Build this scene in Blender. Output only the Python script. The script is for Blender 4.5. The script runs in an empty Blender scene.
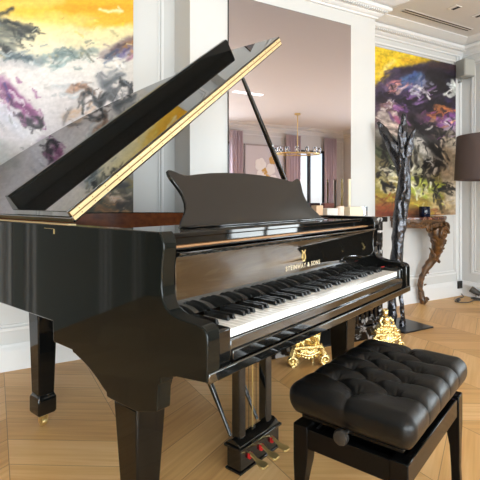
import bpy, bmesh, math, random
import numpy as np
from mathutils import Vector, Matrix, noise as mnoise

random.seed(7)
PI = math.pi
scene = bpy.context.scene
COL = scene.collection

# ------------------------------------------------------------------ frames
# World: x = along the keyboard (bass to treble), y = towards the piano's tail.
# Room frame (s, n, z): s runs along the fireplace wall, n away from it into the room.
ANG = math.atan(0.391)
CA, SA = math.cos(ANG), math.sin(ANG)
WY = 2.3581
def RW(s, n, z=0.0):
    return Vector((s*CA - n*SA, WY - s*SA - n*CA, z))
ROOM_M = Matrix.Translation((0, WY, 0)) @ Matrix.Rotation(-ANG, 4, 'Z')   # local (s, -n, z)

# camera numbers (also used to lay out the brushwork of the two paintings)
CX, CY, CH, YAW, FPX, HOR = -0.7682, -0.7372, 1.0828, 0.8804, 441.8, 199.5
def px_of(x, y, z):
    fx, fy = math.sin(YAW), math.cos(YAW)
    Z = (x-CX)*fx + (y-CY)*fy
    X = (x-CX)*fy - (y-CY)*fx
    return 240+FPX*X/Z, HOR-FPX*(z-CH)/Z

# ------------------------------------------------------------------ materials
def lin(c):
    def f(v):
        v = v/255.0
        return v/12.92 if v <= 0.04045 else ((v+0.055)/1.055)**2.4
    return (f(c[0]), f(c[1]), f(c[2]), 1.0)

def mat(name, rgb, rough=0.5, metal=0.0, noise=0.06, nscale=12.0, bump=0.0, bscale=40.0, ior=1.5, coat=0.0, spec=None, emit=None, estr=0.0):
    m = bpy.data.materials.new(name); m.use_nodes = True
    nt = m.node_tree; N = nt.nodes; L = nt.links
    b = N['Principled BSDF']
    b.inputs['Roughness'].default_value = rough
    b.inputs['Metallic'].default_value = metal
    b.inputs['IOR'].default_value = ior
    b.inputs['Coat Weight'].default_value = coat
    b.inputs['Coat Roughness'].default_value = 0.02
    if spec is not None: b.inputs['Specular IOR Level'].default_value = spec
    c = lin(rgb)
    tc = N.new('ShaderNodeTexCoord')
    if noise > 0:
        nz = N.new('ShaderNodeTexNoise'); nz.inputs['Scale'].default_value = nscale; nz.inputs['Detail'].default_value = 4
        L.new(tc.outputs['Object'], nz.inputs['Vector'])
        mx = N.new('ShaderNodeMix'); mx.data_type = 'RGBA'
        mx.inputs['A'].default_value = (c[0]*(1-noise), c[1]*(1-noise), c[2]*(1-noise), 1)
        mx.inputs['B'].default_value = (min(1, c[0]*(1+noise)), min(1, c[1]*(1+noise)), min(1, c[2]*(1+noise)), 1)
        L.new(nz.outputs['Fac'], mx.inputs['Factor'])
        L.new(mx.outputs['Result'], b.inputs['Base Color'])
    else:
        b.inputs['Base Color'].default_value = c
    if bump > 0:
        n2 = N.new('ShaderNodeTexNoise'); n2.inputs['Scale'].default_value = bscale; n2.inputs['Detail'].default_value = 5
        L.new(tc.outputs['Object'], n2.inputs['Vector'])
        bp = N.new('ShaderNodeBump'); bp.inputs['Strength'].default_value = bump; bp.inputs['Distance'].default_value = 0.01
        L.new(n2.outputs['Fac'], bp.inputs['Height']); L.new(bp.outputs['Normal'], b.inputs['Normal'])
    if emit:
        b.inputs['Emission Color'].default_value = lin(emit); b.inputs['Emission Strength'].default_value = estr
    return m

M = {}
M['black'] = mat('black_polyester', (13, 13, 12), rough=0.035, noise=0.0, ior=1.55)
M['lid'] = mat('black_polyester_lid', (12, 12, 12), rough=0.02, noise=0.0, ior=2.25)
M['case'] = mat('black_polyester_case', (19, 21, 19), rough=0.05, noise=0.0, ior=1.30)
M['leg'] = mat('black_polyester_leg', (13, 13, 12), rough=0.05, noise=0.0, ior=1.36)
M['lip'] = mat('black_lid_lip', (14, 15, 14), rough=0.12, noise=0.0, ior=1.3)
M['fall'] = mat('black_polyester_fallboard', (13, 13, 12), rough=0.03, noise=0.0, ior=2.0)
M['satin'] = mat('black_satin', (22, 21, 20), rough=0.22, noise=0.0, ior=1.7)
M['desk'] = mat('black_music_desk', (24, 23, 22), rough=0.12, noise=0.0, ior=1.55)
M['brass'] = mat('brass', (232, 205, 140), rough=0.3, metal=0.9, noise=0.08)
M['hinge'] = mat('brass_hinge', (222, 196, 148), rough=0.5, metal=0.4, noise=0.05, nscale=60)
M['screw'] = mat('hinge_screw', (120, 90, 50), rough=0.4, metal=0.8, noise=0)
M['ivory'] = mat('white_key', (236, 234, 230), rough=0.15, noise=0.01)
M['ebony'] = mat('black_key', (14, 14, 14), rough=0.25, noise=0)
M['letter'] = mat('pale_brass_letters', (206, 190, 160), rough=0.4, metal=0.3, noise=0)
M['felt'] = mat('red_felt', (190, 25, 20), rough=0.9, noise=0.1)
M['mahog'] = None
M['plate'] = mat('gold_plate', (190, 145, 70), rough=0.4, metal=0.6, noise=0.05)
M['string'] = mat('steel_string', (170, 165, 160), rough=0.3, metal=1.0, noise=0)
M['wall'] = mat('wall_paint', (210, 210, 209), rough=0.55, noise=0.012, nscale=3)
M['trim'] = mat('white_plaster', (226, 226, 226), rough=0.5, noise=0.01)
M['ceil'] = mat('ceiling_paint', (222, 219, 216), rough=0.7, noise=0.01)
M['leather'] = mat('black_leather', (11, 12, 13), rough=0.31, noise=0.05, bump=0.12, bscale=260, ior=1.36)
M['leatherb'] = mat('black_leather_button', (22, 22, 22), rough=0.35, noise=0)
M['bench'] = mat('bench_black_lacquer', (9, 9, 9), rough=0.07, noise=0, ior=1.24)
M['knob'] = mat('bench_knob', (40, 38, 36), rough=0.3, noise=0)
M['steel'] = mat('steel', (150, 148, 145), rough=0.3, metal=1.0, noise=0.03)
M['gold'] = mat('gilt_bronze', (240, 214, 150), rough=0.27, metal=0.92, noise=0.2, nscale=30, bump=0.5, bscale=60)
M['bronze'] = mat('dark_bronze', (82, 82, 86), rough=0.22, metal=0.85, noise=0.5, nscale=25, bump=0.8, bscale=35)
M['plateblk'] = mat('black_steel_plate', (26, 26, 27), rough=0.3, noise=0.05)
M['shade'] = mat('brown_lampshade_fabric', (92, 78, 76), rough=0.85, noise=0.05, nscale=80, bump=0.1, bscale=300)
M['pole'] = mat('lamp_pole_metal', (60, 55, 50), rough=0.35, metal=0.8, noise=0)
M['speaker'] = mat('grey_speaker', (150, 150, 145), rough=0.5, noise=0.02)
M['speakerg'] = mat('grey_speaker_grille', (172, 172, 166), rough=0.7, noise=0.05, nscale=300)
M['outlet'] = mat('black_outlet', (20, 20, 20), rough=0.3, noise=0)
M['blueglass'] = mat('dark_blue_glass', (18, 24, 44), rough=0.08, noise=0.05)
M['soot'] = mat('firebox_black', (16, 15, 15), rough=0.8, noise=0.3)
M['wax'] = mat('cream_wax', (240, 222, 190), rough=0.5, noise=0.02)
M['waxdark'] = mat('bronze_taper', (112, 94, 50), rough=0.35, metal=0.4, noise=0.05)
M['peach'] = mat('peach_wax', (226, 186, 150), rough=0.5, noise=0.03)
M['pink'] = mat('pale_pink_wax', (238, 214, 196), rough=0.5, noise=0.02)
M['whiteglass'] = mat('frosted_glass', (222, 216, 208), rough=0.2, noise=0.03)
M['redbrown'] = mat('red_brown_leather', (92, 40, 26), rough=0.45, noise=0.1)
M['cord'] = mat('grey_cord', (70, 66, 62), rough=0.5, noise=0.05)
M['slot'] = mat('dark_slot', (40, 36, 34), rough=0.8, noise=0)
M['alu'] = mat('white_metal_trim', (225, 220, 212), rough=0.4, noise=0)
M['curtain'] = mat('mauve_curtain', (206, 190, 200), rough=0.8, noise=0.04)
M['frame'] = mat('dark_window_frame', (60, 62, 66), rough=0.5, noise=0)
M['leaf'] = mat('hedge_leaves', (110, 150, 80), rough=0.8, noise=0.4, nscale=9)
M['linen'] = mat('picture_ground', (214, 208, 212), rough=0.7, noise=0.03)
M['petal'] = mat('painted_petal', (245, 243, 240), rough=0.7, noise=0.03)
M['petalgold'] = mat('painted_gold_petal', (214, 170, 90), rough=0.6, noise=0.1)
M['pframe'] = mat('silver_picture_frame', (170, 160, 158), rough=0.4, metal=0.3, noise=0)
M['canvas_edge'] = mat('canvas_edge', (120, 108, 92), rough=0.8, noise=0.1)

def glass(name, tint=(245, 248, 248), gloss=0.1):
    m = bpy.data.materials.new(name); m.use_nodes = True; nt = m.node_tree; N = nt.nodes; L = nt.links
    N.remove(N['Principled BSDF']); o = N['Material Output']
    t = N.new('ShaderNodeBsdfTransparent'); t.inputs[0].default_value = lin(tint)
    g = N.new('ShaderNodeBsdfGlossy'); g.inputs['Roughness'].default_value = 0.03
    mx = N.new('ShaderNodeMixShader'); mx.inputs[0].default_value = gloss
    L.new(t.outputs[0], mx.inputs[1]); L.new(g.outputs[0], mx.inputs[2]); L.new(mx.outputs[0], o.inputs['Surface'])
    return m
M['glass'] = glass('window_glass', gloss=0.05)
M['crystal'] = glass('clear_crystal', (235, 238, 240), 0.16)

def mirror_mat():
    m = bpy.data.materials.new('tinted_mirror'); m.use_nodes = True
    b = m.node_tree.nodes['Principled BSDF']
    b.inputs['Base Color'].default_value = (0.68, 0.64, 0.69, 1); b.inputs['Metallic'].default_value = 1
    b.inputs['Roughness'].default_value = 0.0
    return m
M['mirror'] = mirror_mat()

def wood_mat(name, c1, c2, rough, sc=(1.5, 30, 30)):
    m = bpy.data.materials.new(name); m.use_nodes = True; nt = m.node_tree; N = nt.nodes; L = nt.links
    b = N['Principled BSDF']; b.inputs['Roughness'].default_value = rough
    tc = N.new('ShaderNodeTexCoord'); mp = N.new('ShaderNodeMapping'); mp.inputs['Scale'].default_value = sc
    nz = N.new('ShaderNodeTexNoise'); nz.inputs['Scale'].default_value = 1.0; nz.inputs['Detail'].default_value = 6
    cr = N.new('ShaderNodeValToRGB'); cr.color_ramp.elements[0].position = .3; cr.color_ramp.elements[1].position = .7
    cr.color_ramp.elements[0].color = lin(c1); cr.color_ramp.elements[1].color = lin(c2)
    L.new(tc.outputs['Object'], mp.inputs[0]); L.new(mp.outputs[0], nz.inputs['Vector']); L.new(nz.outputs['Fac'], cr.inputs[0]); L.new(cr.outputs[0], b.inputs['Base Color'])
    return m
M['mahog'] = wood_mat('mahogany_veneer', (96, 46, 14), (132, 70, 26), 0.25)
M['carved'] = wood_mat('carved_walnut', (50, 32, 16), (112, 76, 40), 0.4, (25, 25, 25))
M['spruce'] = wood_mat('spruce_soundboard', (200, 150, 90), (215, 170, 110), 0.3)
M['railwood'] = wood_mat('light_rail_wood', (176, 124, 78), (205, 156, 110), 0.5)

def marble_mat(name, dark, light, scale, thr):
    m = bpy.data.materials.new(name); m.use_nodes = True; nt = m.node_tree; N = nt.nodes; L = nt.links
    b = N['Principled BSDF']; b.inputs['Roughness'].default_value = 0.12
    tc = N.new('ShaderNodeTexCoord')
    nz = N.new('ShaderNodeTexNoise'); nz.inputs['Scale'].default_value = scale; nz.inputs['Detail'].default_value = 7; nz.inputs['Distortion'].default_value = 1.6
    cr = N.new('ShaderNodeValToRGB')
    e = cr.color_ramp.elements; e[0].position = thr; e[0].color = lin(dark); e[1].position = thr+.09; e[1].color = lin(light)
    L.new(tc.outputs['Object'], nz.inputs['Vector']); L.new(nz.outputs['Fac'], cr.inputs[0]); L.new(cr.outputs[0], b.inputs['Base Color'])
    return m
M['marble'] = marble_mat('black_white_marble', (16, 16, 18), (190, 190, 190), 9.0, .54)
M['redmarble'] = marble_mat('red_brown_marble', (74, 38, 28), (156, 108, 84), 14.0, .48)

def floor_mat():
    m = bpy.data.materials.new('oak_chevron'); m.use_nodes = True; nt = m.node_tree; N = nt.nodes; L = nt.links
    b = N['Principled BSDF']
    def math_(op, a, c=None, d=None):
        n = N.new('ShaderNodeMath'); n.operation = op
        for i, v in enumerate((a, c, d)):
            if v is None: continue
            if isinstance(v, (int, float)): n.inputs[i].default_value = v
            else: L.new(v, n.inputs[i])
        return n.outputs[0]
    tc = N.new('ShaderNodeTexCoord'); sp = N.new('ShaderNodeSeparateXYZ'); L.new(tc.outputs['Object'], sp.inputs[0])
    W_ = 0.475; PW = 0.215; SL = 0.285
    u = math_('DIVIDE', math_('SUBTRACT', sp.outputs['X'], 0.465), W_)
    k = math_('FLOOR', u); f = math_('SUBTRACT', u, k)
    par = math_('MODULO', math_('ADD', k, 100.0), 2.0)            # 0 / 1
    sg = math_('SUBTRACT', math_('MULTIPLY', par, 2.0), 1.0)         # -1 / +1
    nn = math_('MULTIPLY', sp.outputs['Y'], -1.0)                    # n
    # even columns: n rises with s
    q0 = math_('ADD', nn, math_('MULTIPLY', math_('MULTIPLY', f, SL), sg))
    q0 = math_('SUBTRACT', q0, math_('MULTIPLY', par, SL))
    q = math_('DIVIDE', math_('SUBTRACT', q0, 0.05), PW)
    qi = math_('FLOOR', q); qf = math_('SUBTRACT', q, qi)
    # plank id -> random
    cb = N.new('ShaderNodeCombineXYZ'); L.new(k, cb.inputs[0]); L.new(qi, cb.inputs[1])
    wn = N.new('ShaderNodeTexWhiteNoise'); wn.noise_dimensions = '3D'; L.new(cb.outputs[0], wn.inputs['Vector'])
    # grain coordinates: along plank / across plank
    g = N.new('ShaderNodeCombineXYZ')
    L.new(math_('ADD', math_('MULTIPLY', f, 1.3), math_('MULTIPLY', wn.outputs['Value'], 37.0)), g.inputs[0])
    L.new(math_('MULTIPLY', q, 9.0), g.inputs[1]); L.new(k, g.inputs[2])
    nz = N.new('ShaderNodeTexNoise'); nz.inputs['Scale'].default_value = 1.0; nz.inputs['Detail'].default_value = 6; nz.inputs['Distortion'].default_value = 0.5
    L.new(g.outputs[0], nz.inputs['Vector'])
    cr = N.new('ShaderNodeValToRGB'); e = cr.color_ramp.elements
    e[0].position = .22; e[0].color = lin((190, 140, 82)); e[1].position = .8; e[1].color = lin((236, 196, 140))
    x = e.new(.5); x.color = lin((216, 168, 106))
    mixv = math_('ADD', math_('MULTIPLY', nz.outputs['Fac'], 0.62), math_('MULTIPLY', wn.outputs['Value'], 0.36))
    L.new(mixv, cr.inputs[0])
    # seams
    ed1 = math_('MINIMUM', math_('MULTIPLY', qf, PW), math_('MULTIPLY', math_('SUBTRACT', 1.0, qf), PW))
    ed2 = math_('MINIMUM', math_('MULTIPLY', f, W_), math_('MULTIPLY', math_('SUBTRACT', 1.0, f), W_))
    ed = math_('MINIMUM', ed1, ed2)
    seam = math_('LESS_THAN', ed, 0.0016)
    mx = N.new('ShaderNodeMix'); mx.data_type = 'RGBA'; L.new(math_('MULTIPLY', seam, .62), mx.inputs['Factor'])
    L.new(cr.outputs[0], mx.inputs['A']); mx.inputs['B'].default_value = lin((84, 50, 24))
    L.new(mx.outputs['Result'], b.inputs['Base Color'])
    r = math_('ADD', 0.34, math_('MULTIPLY', nz.outputs['Fac'], 0.16)); L.new(r, b.inputs['Roughness'])
    bp = N.new('ShaderNodeBump'); bp.inputs['Strength'].default_value = .12; bp.inputs['Distance'].default_value = .004
    L.new(nz.outputs['Fac'], bp.inputs['Height']); L.new(bp.outputs[0], b.inputs['Normal'])
    return m
M['floor'] = floor_mat()

def paint_mat(name, strength=0.12):
    m = bpy.data.materials.new(name); m.use_nodes = True; nt = m.node_tree; N = nt.nodes; L = nt.links
    b = N['Principled BSDF']; b.inputs['Roughness'].default_value = 0.5
    a = N.new('ShaderNodeAttribute'); a.attribute_name = 'pigment'; L.new(a.outputs['Color'], b.inputs['Base Color'])
    tc = N.new('ShaderNodeTexCoord'); nz = N.new('ShaderNodeTexNoise'); nz.inputs['Scale'].default_value = 45; nz.inputs['Detail'].default_value = 5
    L.new(tc.outputs['Object'], nz.inputs['Vector'])
    bp = N.new('ShaderNodeBump'); bp.inputs['Strength'].default_value = strength; bp.inputs['Distance'].default_value = .005
    L.new(nz.outputs['Fac'], bp.inputs['Height']); L.new(bp.outputs[0], b.inputs['Normal'])
    return m

# ------------------------------------------------------------------ mesh helpers
class MB:
    def __init__(s): s.bm = bmesh.new()
    def box(s, x0, x1, y0, y1, z0, z1):
        P = [(x0,y0,z0),(x1,y0,z0),(x1,y1,z0),(x0,y1,z0),(x0,y0,z1),(x1,y0,z1),(x1,y1,z1),(x0,y1,z1)]
        v = [s.bm.verts.new(p) for p in P]
        for f in ((0,3,2,1),(4,5,6,7),(0,1,5,4),(1,2,6,5),(2,3,7,6),(3,0,4,7)): s.bm.faces.new([v[i] for i in f])
        return s
    def hexa(s, P):
        v = [s.bm.verts.new(p) for p in P]
        for f in ((0,3,2,1),(4,5,6,7),(0,1,5,4),(1,2,6,5),(2,3,7,6),(3,0,4,7)): s.bm.faces.new([v[i] for i in f])
        return s
    def prism(s, pts, fn0, fn1):
        """closed outline pts, fn0/fn1 map an outline point to 3D on either side"""
        a = [s.bm.verts.new(fn0(p)) for p in pts]; b = [s.bm.verts.new(fn1(p)) for p in pts]
        n = len(pts)
        s.bm.faces.new(a); s.bm.faces.new(b[::-1])
        for i in range(n):
            j = (i+1) % n
            s.bm.faces.new((a[j], a[i], b[i], b[j]))
        return s
    def tube(s, pts, radii, seg=10, cap=True, fl=1.0):
        pts = [Vector(p) for p in pts]; n = len(pts)
        if isinstance(radii, (int, float)): radii = [radii]*n
        rings = []; up = None
        for i, p in enumerate(pts):
            t = (pts[min(i+1, n-1)] - pts[max(i-1, 0)])
            if t.length < 1e-9: t = Vector((0, 0, 1))
            t.normalize()
            if up is None:
                up = Vector((0, 0, 1)) if abs(t.z) < .9 else Vector((1, 0, 0))
            a = up - t*up.dot(t)
            if a.length < 1e-6: a = t.orthogonal()
            a.normalize(); up = a; b = t.cross(a)
            rings.append([s.bm.verts.new(p + (a*math.cos(2*PI*k/seg)*fl + b*math.sin(2*PI*k/seg))*radii[i]) for k in range(seg)])
        for i in range(n-1):
            for k in range(seg):
                j = (k+1) % seg
                s.bm.faces.new((rings[i][k], rings[i][j], rings[i+1][j], rings[i+1][k]))
        if cap:
            s.bm.faces.new(rings[0][::-1]); s.bm.faces.new(rings[-1])
        return s
    def lathe(s, prof, c=(0,0,0), seg=24, axis='z'):
        """prof: list of (r, h)"""
        rings = []
        for r, h in prof:
            ring = []
            for k in range(seg):
                a = 2*PI*k/seg; x, y = r*math.cos(a), r*math.sin(a)
                p = {'z': (x, y, h), 'x': (h, x, y), 'y': (y, h, x)}[axis]
                ring.append(s.bm.verts.new((c[0]+p[0], c[1]+p[1], c[2]+p[2])))
            rings.append(ring)
        for i in range(len(rings)-1):
            for k in range(seg):
                j = (k+1) % seg
                s.bm.faces.new((rings[i][k], rings[i][j], rings[i+1][j], rings[i+1][k]))
        s.bm.faces.new(rings[0][::-1]); s.bm.faces.new(rings[-1])
        return s
    def ball(s, c, r, sub=2, sc=(1,1,1)):
        g = bmesh.ops.create_icosphere(s.bm, subdivisions=sub, radius=1.0)
        for v in g['verts']: v.co = Vector((c[0]+v.co.x*r*sc[0], c[1]+v.co.y*r*sc[1], c[2]+v.co.z*r*sc[2]))
        return s
    def frame_rect(s, u0, u1, v0, v1, w, fn, d0, d1):
        """raised rectangular beading; fn(u, v, d) -> 3D"""
        for (a, b, c, d) in ((u0,u1,v0,v0+w),(u0,u1,v1-w,v1),(u0,u0+w,v0+w,v1-w),(u1-w,u1,v0+w,v1-w)):
            s.hexa([fn(a,c,d0),fn(b,c,d0),fn(b,c,d1),fn(a,c,d1),fn(a,d,d0),fn(b,d,d0),fn(b,d,d1),fn(a,d,d1)])
        return s
    def build(s, name, material, parent=None, smooth=0, bevel=0.0, seg=2, world=True, M4=None, cat=None, label=None, group=None, kind=None):
        bmesh.ops.recalc_face_normals(s.bm, faces=s.bm.faces)
        me = bpy.data.meshes.new(name)
        if M4 is not None: bmesh.ops.transform(s.bm, matrix=M4, verts=s.bm.verts)
        s.bm.to_mesh(me); s.bm.free()
        me.materials.append(material)
        if smooth:
            for p in me.polygons: p.use_smooth = True
            me.set_sharp_from_angle(angle=math.radians(smooth))
        o = bpy.data.objects.new(name, me); COL.objects.link(o)
        if parent is not None:
            o.parent = parent
            if world: o.matrix_parent_inverse = root_matrix(parent).inverted()
        if bevel:
            bv = o.modifiers.new('bevel', 'BEVEL'); bv.width = bevel; bv.segments = seg; bv.limit_method = 'ANGLE'; bv.angle_limit = math.radians(40)
            if not smooth:
                for p in me.polygons: p.use_smooth = True
                me.set_sharp_from_angle(angle=math.radians(30))
        if label: tag(o, label, cat, group)
        if kind: o['kind'] = kind
        return o

def root_matrix(o):
    m = Matrix.LocRotScale(o.location, o.rotation_euler, o.scale)
    if o.parent is not None:
        return root_matrix(o.parent) @ o.matrix_parent_inverse @ m
    return m
def tag(o, label, cat, group=None):
    o['label'] = label; o['category'] = cat
    if group: o['group'] = group
def thing(name, loc, label, cat, rz=0.0, group=None):
    o = bpy.data.objects.new(name, None); COL.objects.link(o); o.empty_display_size = .1
    o.location = loc; o.rotation_euler = (0, 0, rz); tag(o, label, cat, group); return o
def centre(o):
    """put a top-level mesh's origin at the bottom centre of its own geometry"""
    me = o.data; co = [v.co for v in me.vertices]
    c = Vector(((min(v.x for v in co)+max(v.x for v in co))/2, (min(v.y for v in co)+max(v.y for v in co))/2, min(v.z for v in co)))
    me.transform(Matrix.Translation(-c)); o.location = o.location + Matrix.Rotation(o.rotation_euler.z, 3, 'Z') @ c
    return o
def smooth_pts(pts, n=8, closed=False):
    """Catmull-Rom through 2D/3D points"""
    P = [Vector(p) for p in pts]; out = []; N = len(P)
    rng = range(N if closed else N-1)
    for i in rng:
        p0 = P[(i-1) % N] if closed or i > 0 else P[0]
        p1 = P[i]; p2 = P[(i+1) % N]; p3 = P[(i+2) % N] if closed or i+2 < N else P[N-1]
        for k in range(n):
            t = k/n
            out.append(0.5*((2*p1)+(p2-p0)*t+(2*p0-5*p1+4*p2-p3)*t*t+(3*p1-p0-3*p2+p3)*t**3))
    if not closed: out.append(P[-1])
    return out

# =================================================================== SETTING
ZC = 2.83
S0, S1 = -2.6, 8.45; NF = 6.3; SB = 5.06; NB = 1.3
def room_obj(mb, name, material, kind='structure', **k):
    o = mb.build(name, material, kind=kind, **k); o.matrix_world = ROOM_M.copy(); return o
def rbox(mb, s0, s1, n0, n1, z0, z1): mb.box(s0, s1, -n1, -n0, z0, z1); return mb
T = .12
fl = MB(); rbox(fl, S0-T, S1+T, -T, NF+T, -.08, 0); room_obj(fl, 'floor', M['floor'])
ce = MB(); rbox(ce, S0-T, S1+T, -T, NF+T, ZC, ZC+.08); room_obj(ce, 'ceiling', M['ceil'])
w = MB(); rbox(w, S0-T, SB+T, -T, 0, 0, ZC); room_obj(w, 'wall_back', M['wall'])
w = MB(); rbox(w, 1.605, 3.384, 0, .30, 0, ZC); room_obj(w, 'wall_chimney', M['wall'])
w = MB(); rbox(w, SB, SB+T, 0, NB-T, 0, ZC); rbox(w, SB, S1+T, NB-T, NB, 0, ZC); room_obj(w, 'wall_right', M['wall'])
w = MB(); rbox(w, S0-T, S0, 0, NF, 0, ZC); room_obj(w, 'wall_left', M['wall'])

def wall_open(name, horiz, fixed0, fixed1, a0, a1, openings):
    """wall along s (horiz) or n with window openings [(a,b,z0,z1)]"""
    w = MB(); cur = a0
    def bx(p, q, z0, z1):
        if q-p < 1e-4 or z1-z0 < 1e-4: return
        if horiz: rbox(w, p, q, fixed0, fixed1, z0, z1)
        else: rbox(w, fixed0, fixed1, p, q, z0, z1)
    for (a, b, z0, z1) in openings:
        bx(cur, a, 0, ZC); bx(a, b, 0, z0); bx(a, b, z1, ZC); cur = b
    bx(cur, a1, 0, ZC)
    return room_obj(w, name, M['wall'])
WIN_F = [(-1.8, -.2, .1, 2.35), (.5, 3.2, .08, 2.4), (3.9, 5.12, .08, 2.4), (6.85, 7.85, .08, 2.32)]
WIN_R = [(2.0, 4.6, .08, 2.4)]
wall_open('wall_front', True, NF, NF+T, S0-T, S1+T, WIN_F)
wall_open('wall_far', False, S1, S1+T, NB, NF, WIN_R)
wi = 0
def window(horiz, fx, a, b, z0, z1, nm):
    global wi
    wi += 1
    f = MB()
    def bx(p, q, y0, y1, d0=.03, d1=.09):
        if horiz: rbox(f, p, q, fx+d0, fx+d1, y0, y1)
        else: rbox(f, fx+d0, fx+d1, p, q, y0, y1)
    e = .055
    bx(a, b, z0, z0+e); bx(a, b, z1-e, z1); bx(a, a+e, z0+e, z1-e); bx(b-e, b, z0+e, z1-e)
    for i in range(1, nm+1):
        c = a+(b-a)*i/(nm+1); bx(c-.035, c+.035, z0+e, z1-e)
    o = room_obj(f, 'window_%d' % wi, M['frame'])
    g = MB()
    if horiz: rbox(g, a+e, b-e, fx+.055, fx+.062, z0+e, z1-e)
    else: rbox(g, fx+.055, fx+.062, a+e, b-e, z0+e, z1-e)
    p = g.build('pane', M['glass'], o, world=False)
    return o
window(True, NF, *WIN_F[0], 1); window(True, NF, *WIN_F[1], 2); window(True, NF, *WIN_F[2], 1); window(True, NF, *WIN_F[3], 1)
window(False, S1, *WIN_R[0], 2)

# ---- sweeps along the room outline: cornice and skirting
PATH = [(S0, NF), (S0, 0), (1.605, 0), (1.605, .30), (3.384, .30), (3.384, 0), (SB, 0), (SB, NB), (S1, NB), (S1, NF)]
def sweep(path, prof, name, material, closed=True):
    n = len(path); off = []
    for i in range(n):
        p = Vector(path[i]); a = Vector(path[i-1]); b = Vector(path[(i+1) % n])
        d1 = (p-a).normalized(); d2 = (b-p).normalized()
        n1 = Vector((-d1.y, d1.x)); n2 = Vector((-d2.y, d2.x))
        m = (n1+n2); m = m/(1+n1.dot(n2)); off.append(m)
    mb = MB(); rows = []
    for i in range(n):
        rows.append([mb.bm.verts.new((path[i][0]+off[i].x*d, -(path[i][1]+off[i].y*d), z)) for d, z in prof])
    k = len(prof)
    for i in range(n):
        j = (i+1) % n
        if not closed and j == 0: continue
        for q in range(k):
            r = (q+1) % k
            mb.bm.faces.new((rows[i][q], rows[j][q], rows[j][r], rows[i][r]))
    return room_obj(mb, name, material)
cor = [(0, 2.69), (.018, 2.69), (.022, 2.705), (.035, 2.71), (.05, 2.722), (.058, 2.735), (.095, 2.745), (.105, 2.752), (.105, 2.775), (.085, 2.778), (.085, 2.79),
       (.12, 2.792), (.135, 2.797), (.165, 2.806), (.19, 2.816), (.205, 2.820), (.205, ZC), (0, ZC)]
sweep(PATH, cor, 'trim_1', M['trim'])
sk = [(0, 0), (.022, 0), (.022, .125), (.018, .135), (.010, .15), (.006, .165), (0, .165)]
# the skirting stops at the fireplace surround
o = sweep([(1.85, .30), (1.605, .30), (1.605, 0), (S0, 0), (S0, NF)][::-1], sk, 'baseboard_left', M['trim'], closed=False)
o = sweep([(3.141, .30), (3.384, .30), (3.384, 0), (SB, 0), (SB, NB), (S1, NB), (S1, 2.0)], sk, 'baseboard_right', M['trim'], closed=False)
# dentils under the cornice
d = MB()
def dent(s0, s1, n, z=2.722):
    x = s0
    while x < s1:
        rbox(d, x, x+.012, n, n+.072, z+.006, z+.022); x += .026
dent(1.4, 3.44, .30+.022); dent(3.42, SB-.04, .022)
room_obj(d, 'trim_2', M['trim'])
# panel mouldings (raised beading), each a structure piece
ti = 2
def panel_back(s0, s1, z0, z1, n0=0.0):
    global ti
    ti += 1
    m = MB()
    fn = lambda u, v, dd: (u, -(n0+dd), v)
    m.frame_rect(s0, s1, z0, z1, .022, fn, 0, .016)
    m.frame_rect(s0+.03, s1-.03, z0+.03, z1-.03, .012, fn, 0, .009)
    room_obj(m, 'trim_%d' % ti, M['trim'], bevel=.004)
panel_back(-.56, 1.515, .25, 2.62)
panel_back(3.44, 4.945, .25, 2.64)
def panel_side(s, n0, n1, z0, z1, sgn=-1):
    global ti
    ti += 1
    m = MB(); fn = lambda u, v, dd: (s+sgn*dd, -u, v)
    m.frame_rect(n0, n1, z0, z1, .022, fn, 0, .016)
    m.frame_rect(n0+.03, n1-.03, z0+.03, z1-.03, .012, fn, 0, .009)
    room_obj(m, 'trim_%d' % ti, M['trim'], bevel=.004)
panel_side(SB, .12, 1.2, .26, 2.62)
def panel_front(s0, s1):
    global ti
    ti += 1
    m = MB(); fn = lambda u, v, dd: (u, -(NF-dd), v)
    m.frame_rect(s0, s1, .26, 2.6, .022, fn, 0, .016)
    room_obj(m, 'trim_%d' % ti, M['trim'])
M['greypanel'] = mat('added_grey_panel', (122, 125, 121), rough=0.7, noise=0.03)  # unseen grey cladding, added only to reflect dark in the piano side
m = MB(); rbox(m, S0+.002, -.70, .0005, .026, .0, 2.688); room_obj(m, 'trim_40', M['greypanel'])
m = MB(); rbox(m, S0, S0+.026, .03, 4.9, .0, 2.688); room_obj(m, 'trim_41', M['greypanel'])
m = MB()  # white strips added to reflect as light lines in the piano side
for a_, w_ in ((-.645, .03), (-.815, .022), (-.88, .03), (-1.72, .02), (-1.79, .035), (-1.87, .02), (-2.31, .035), (-2.42, .02)):
    rbox(m, a_-w_/2, a_+w_/2, .0265, .055, .0, 2.688)
room_obj(m, 'trim_42', M['trim'], bevel=.008)
panel_front(5.35, 6.65); panel_front(8.0, 8.4)
# corner pilaster strip by the right-hand painting
m = MB(); rbox(m, 4.955, 4.975, 0, .012, .18, 2.69); rbox(m, 5.0, 5.03, 0, .02, .18, 2.69); room_obj(m, 'trim_%d' % (ti+1), M['trim'], bevel=.004)

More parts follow.
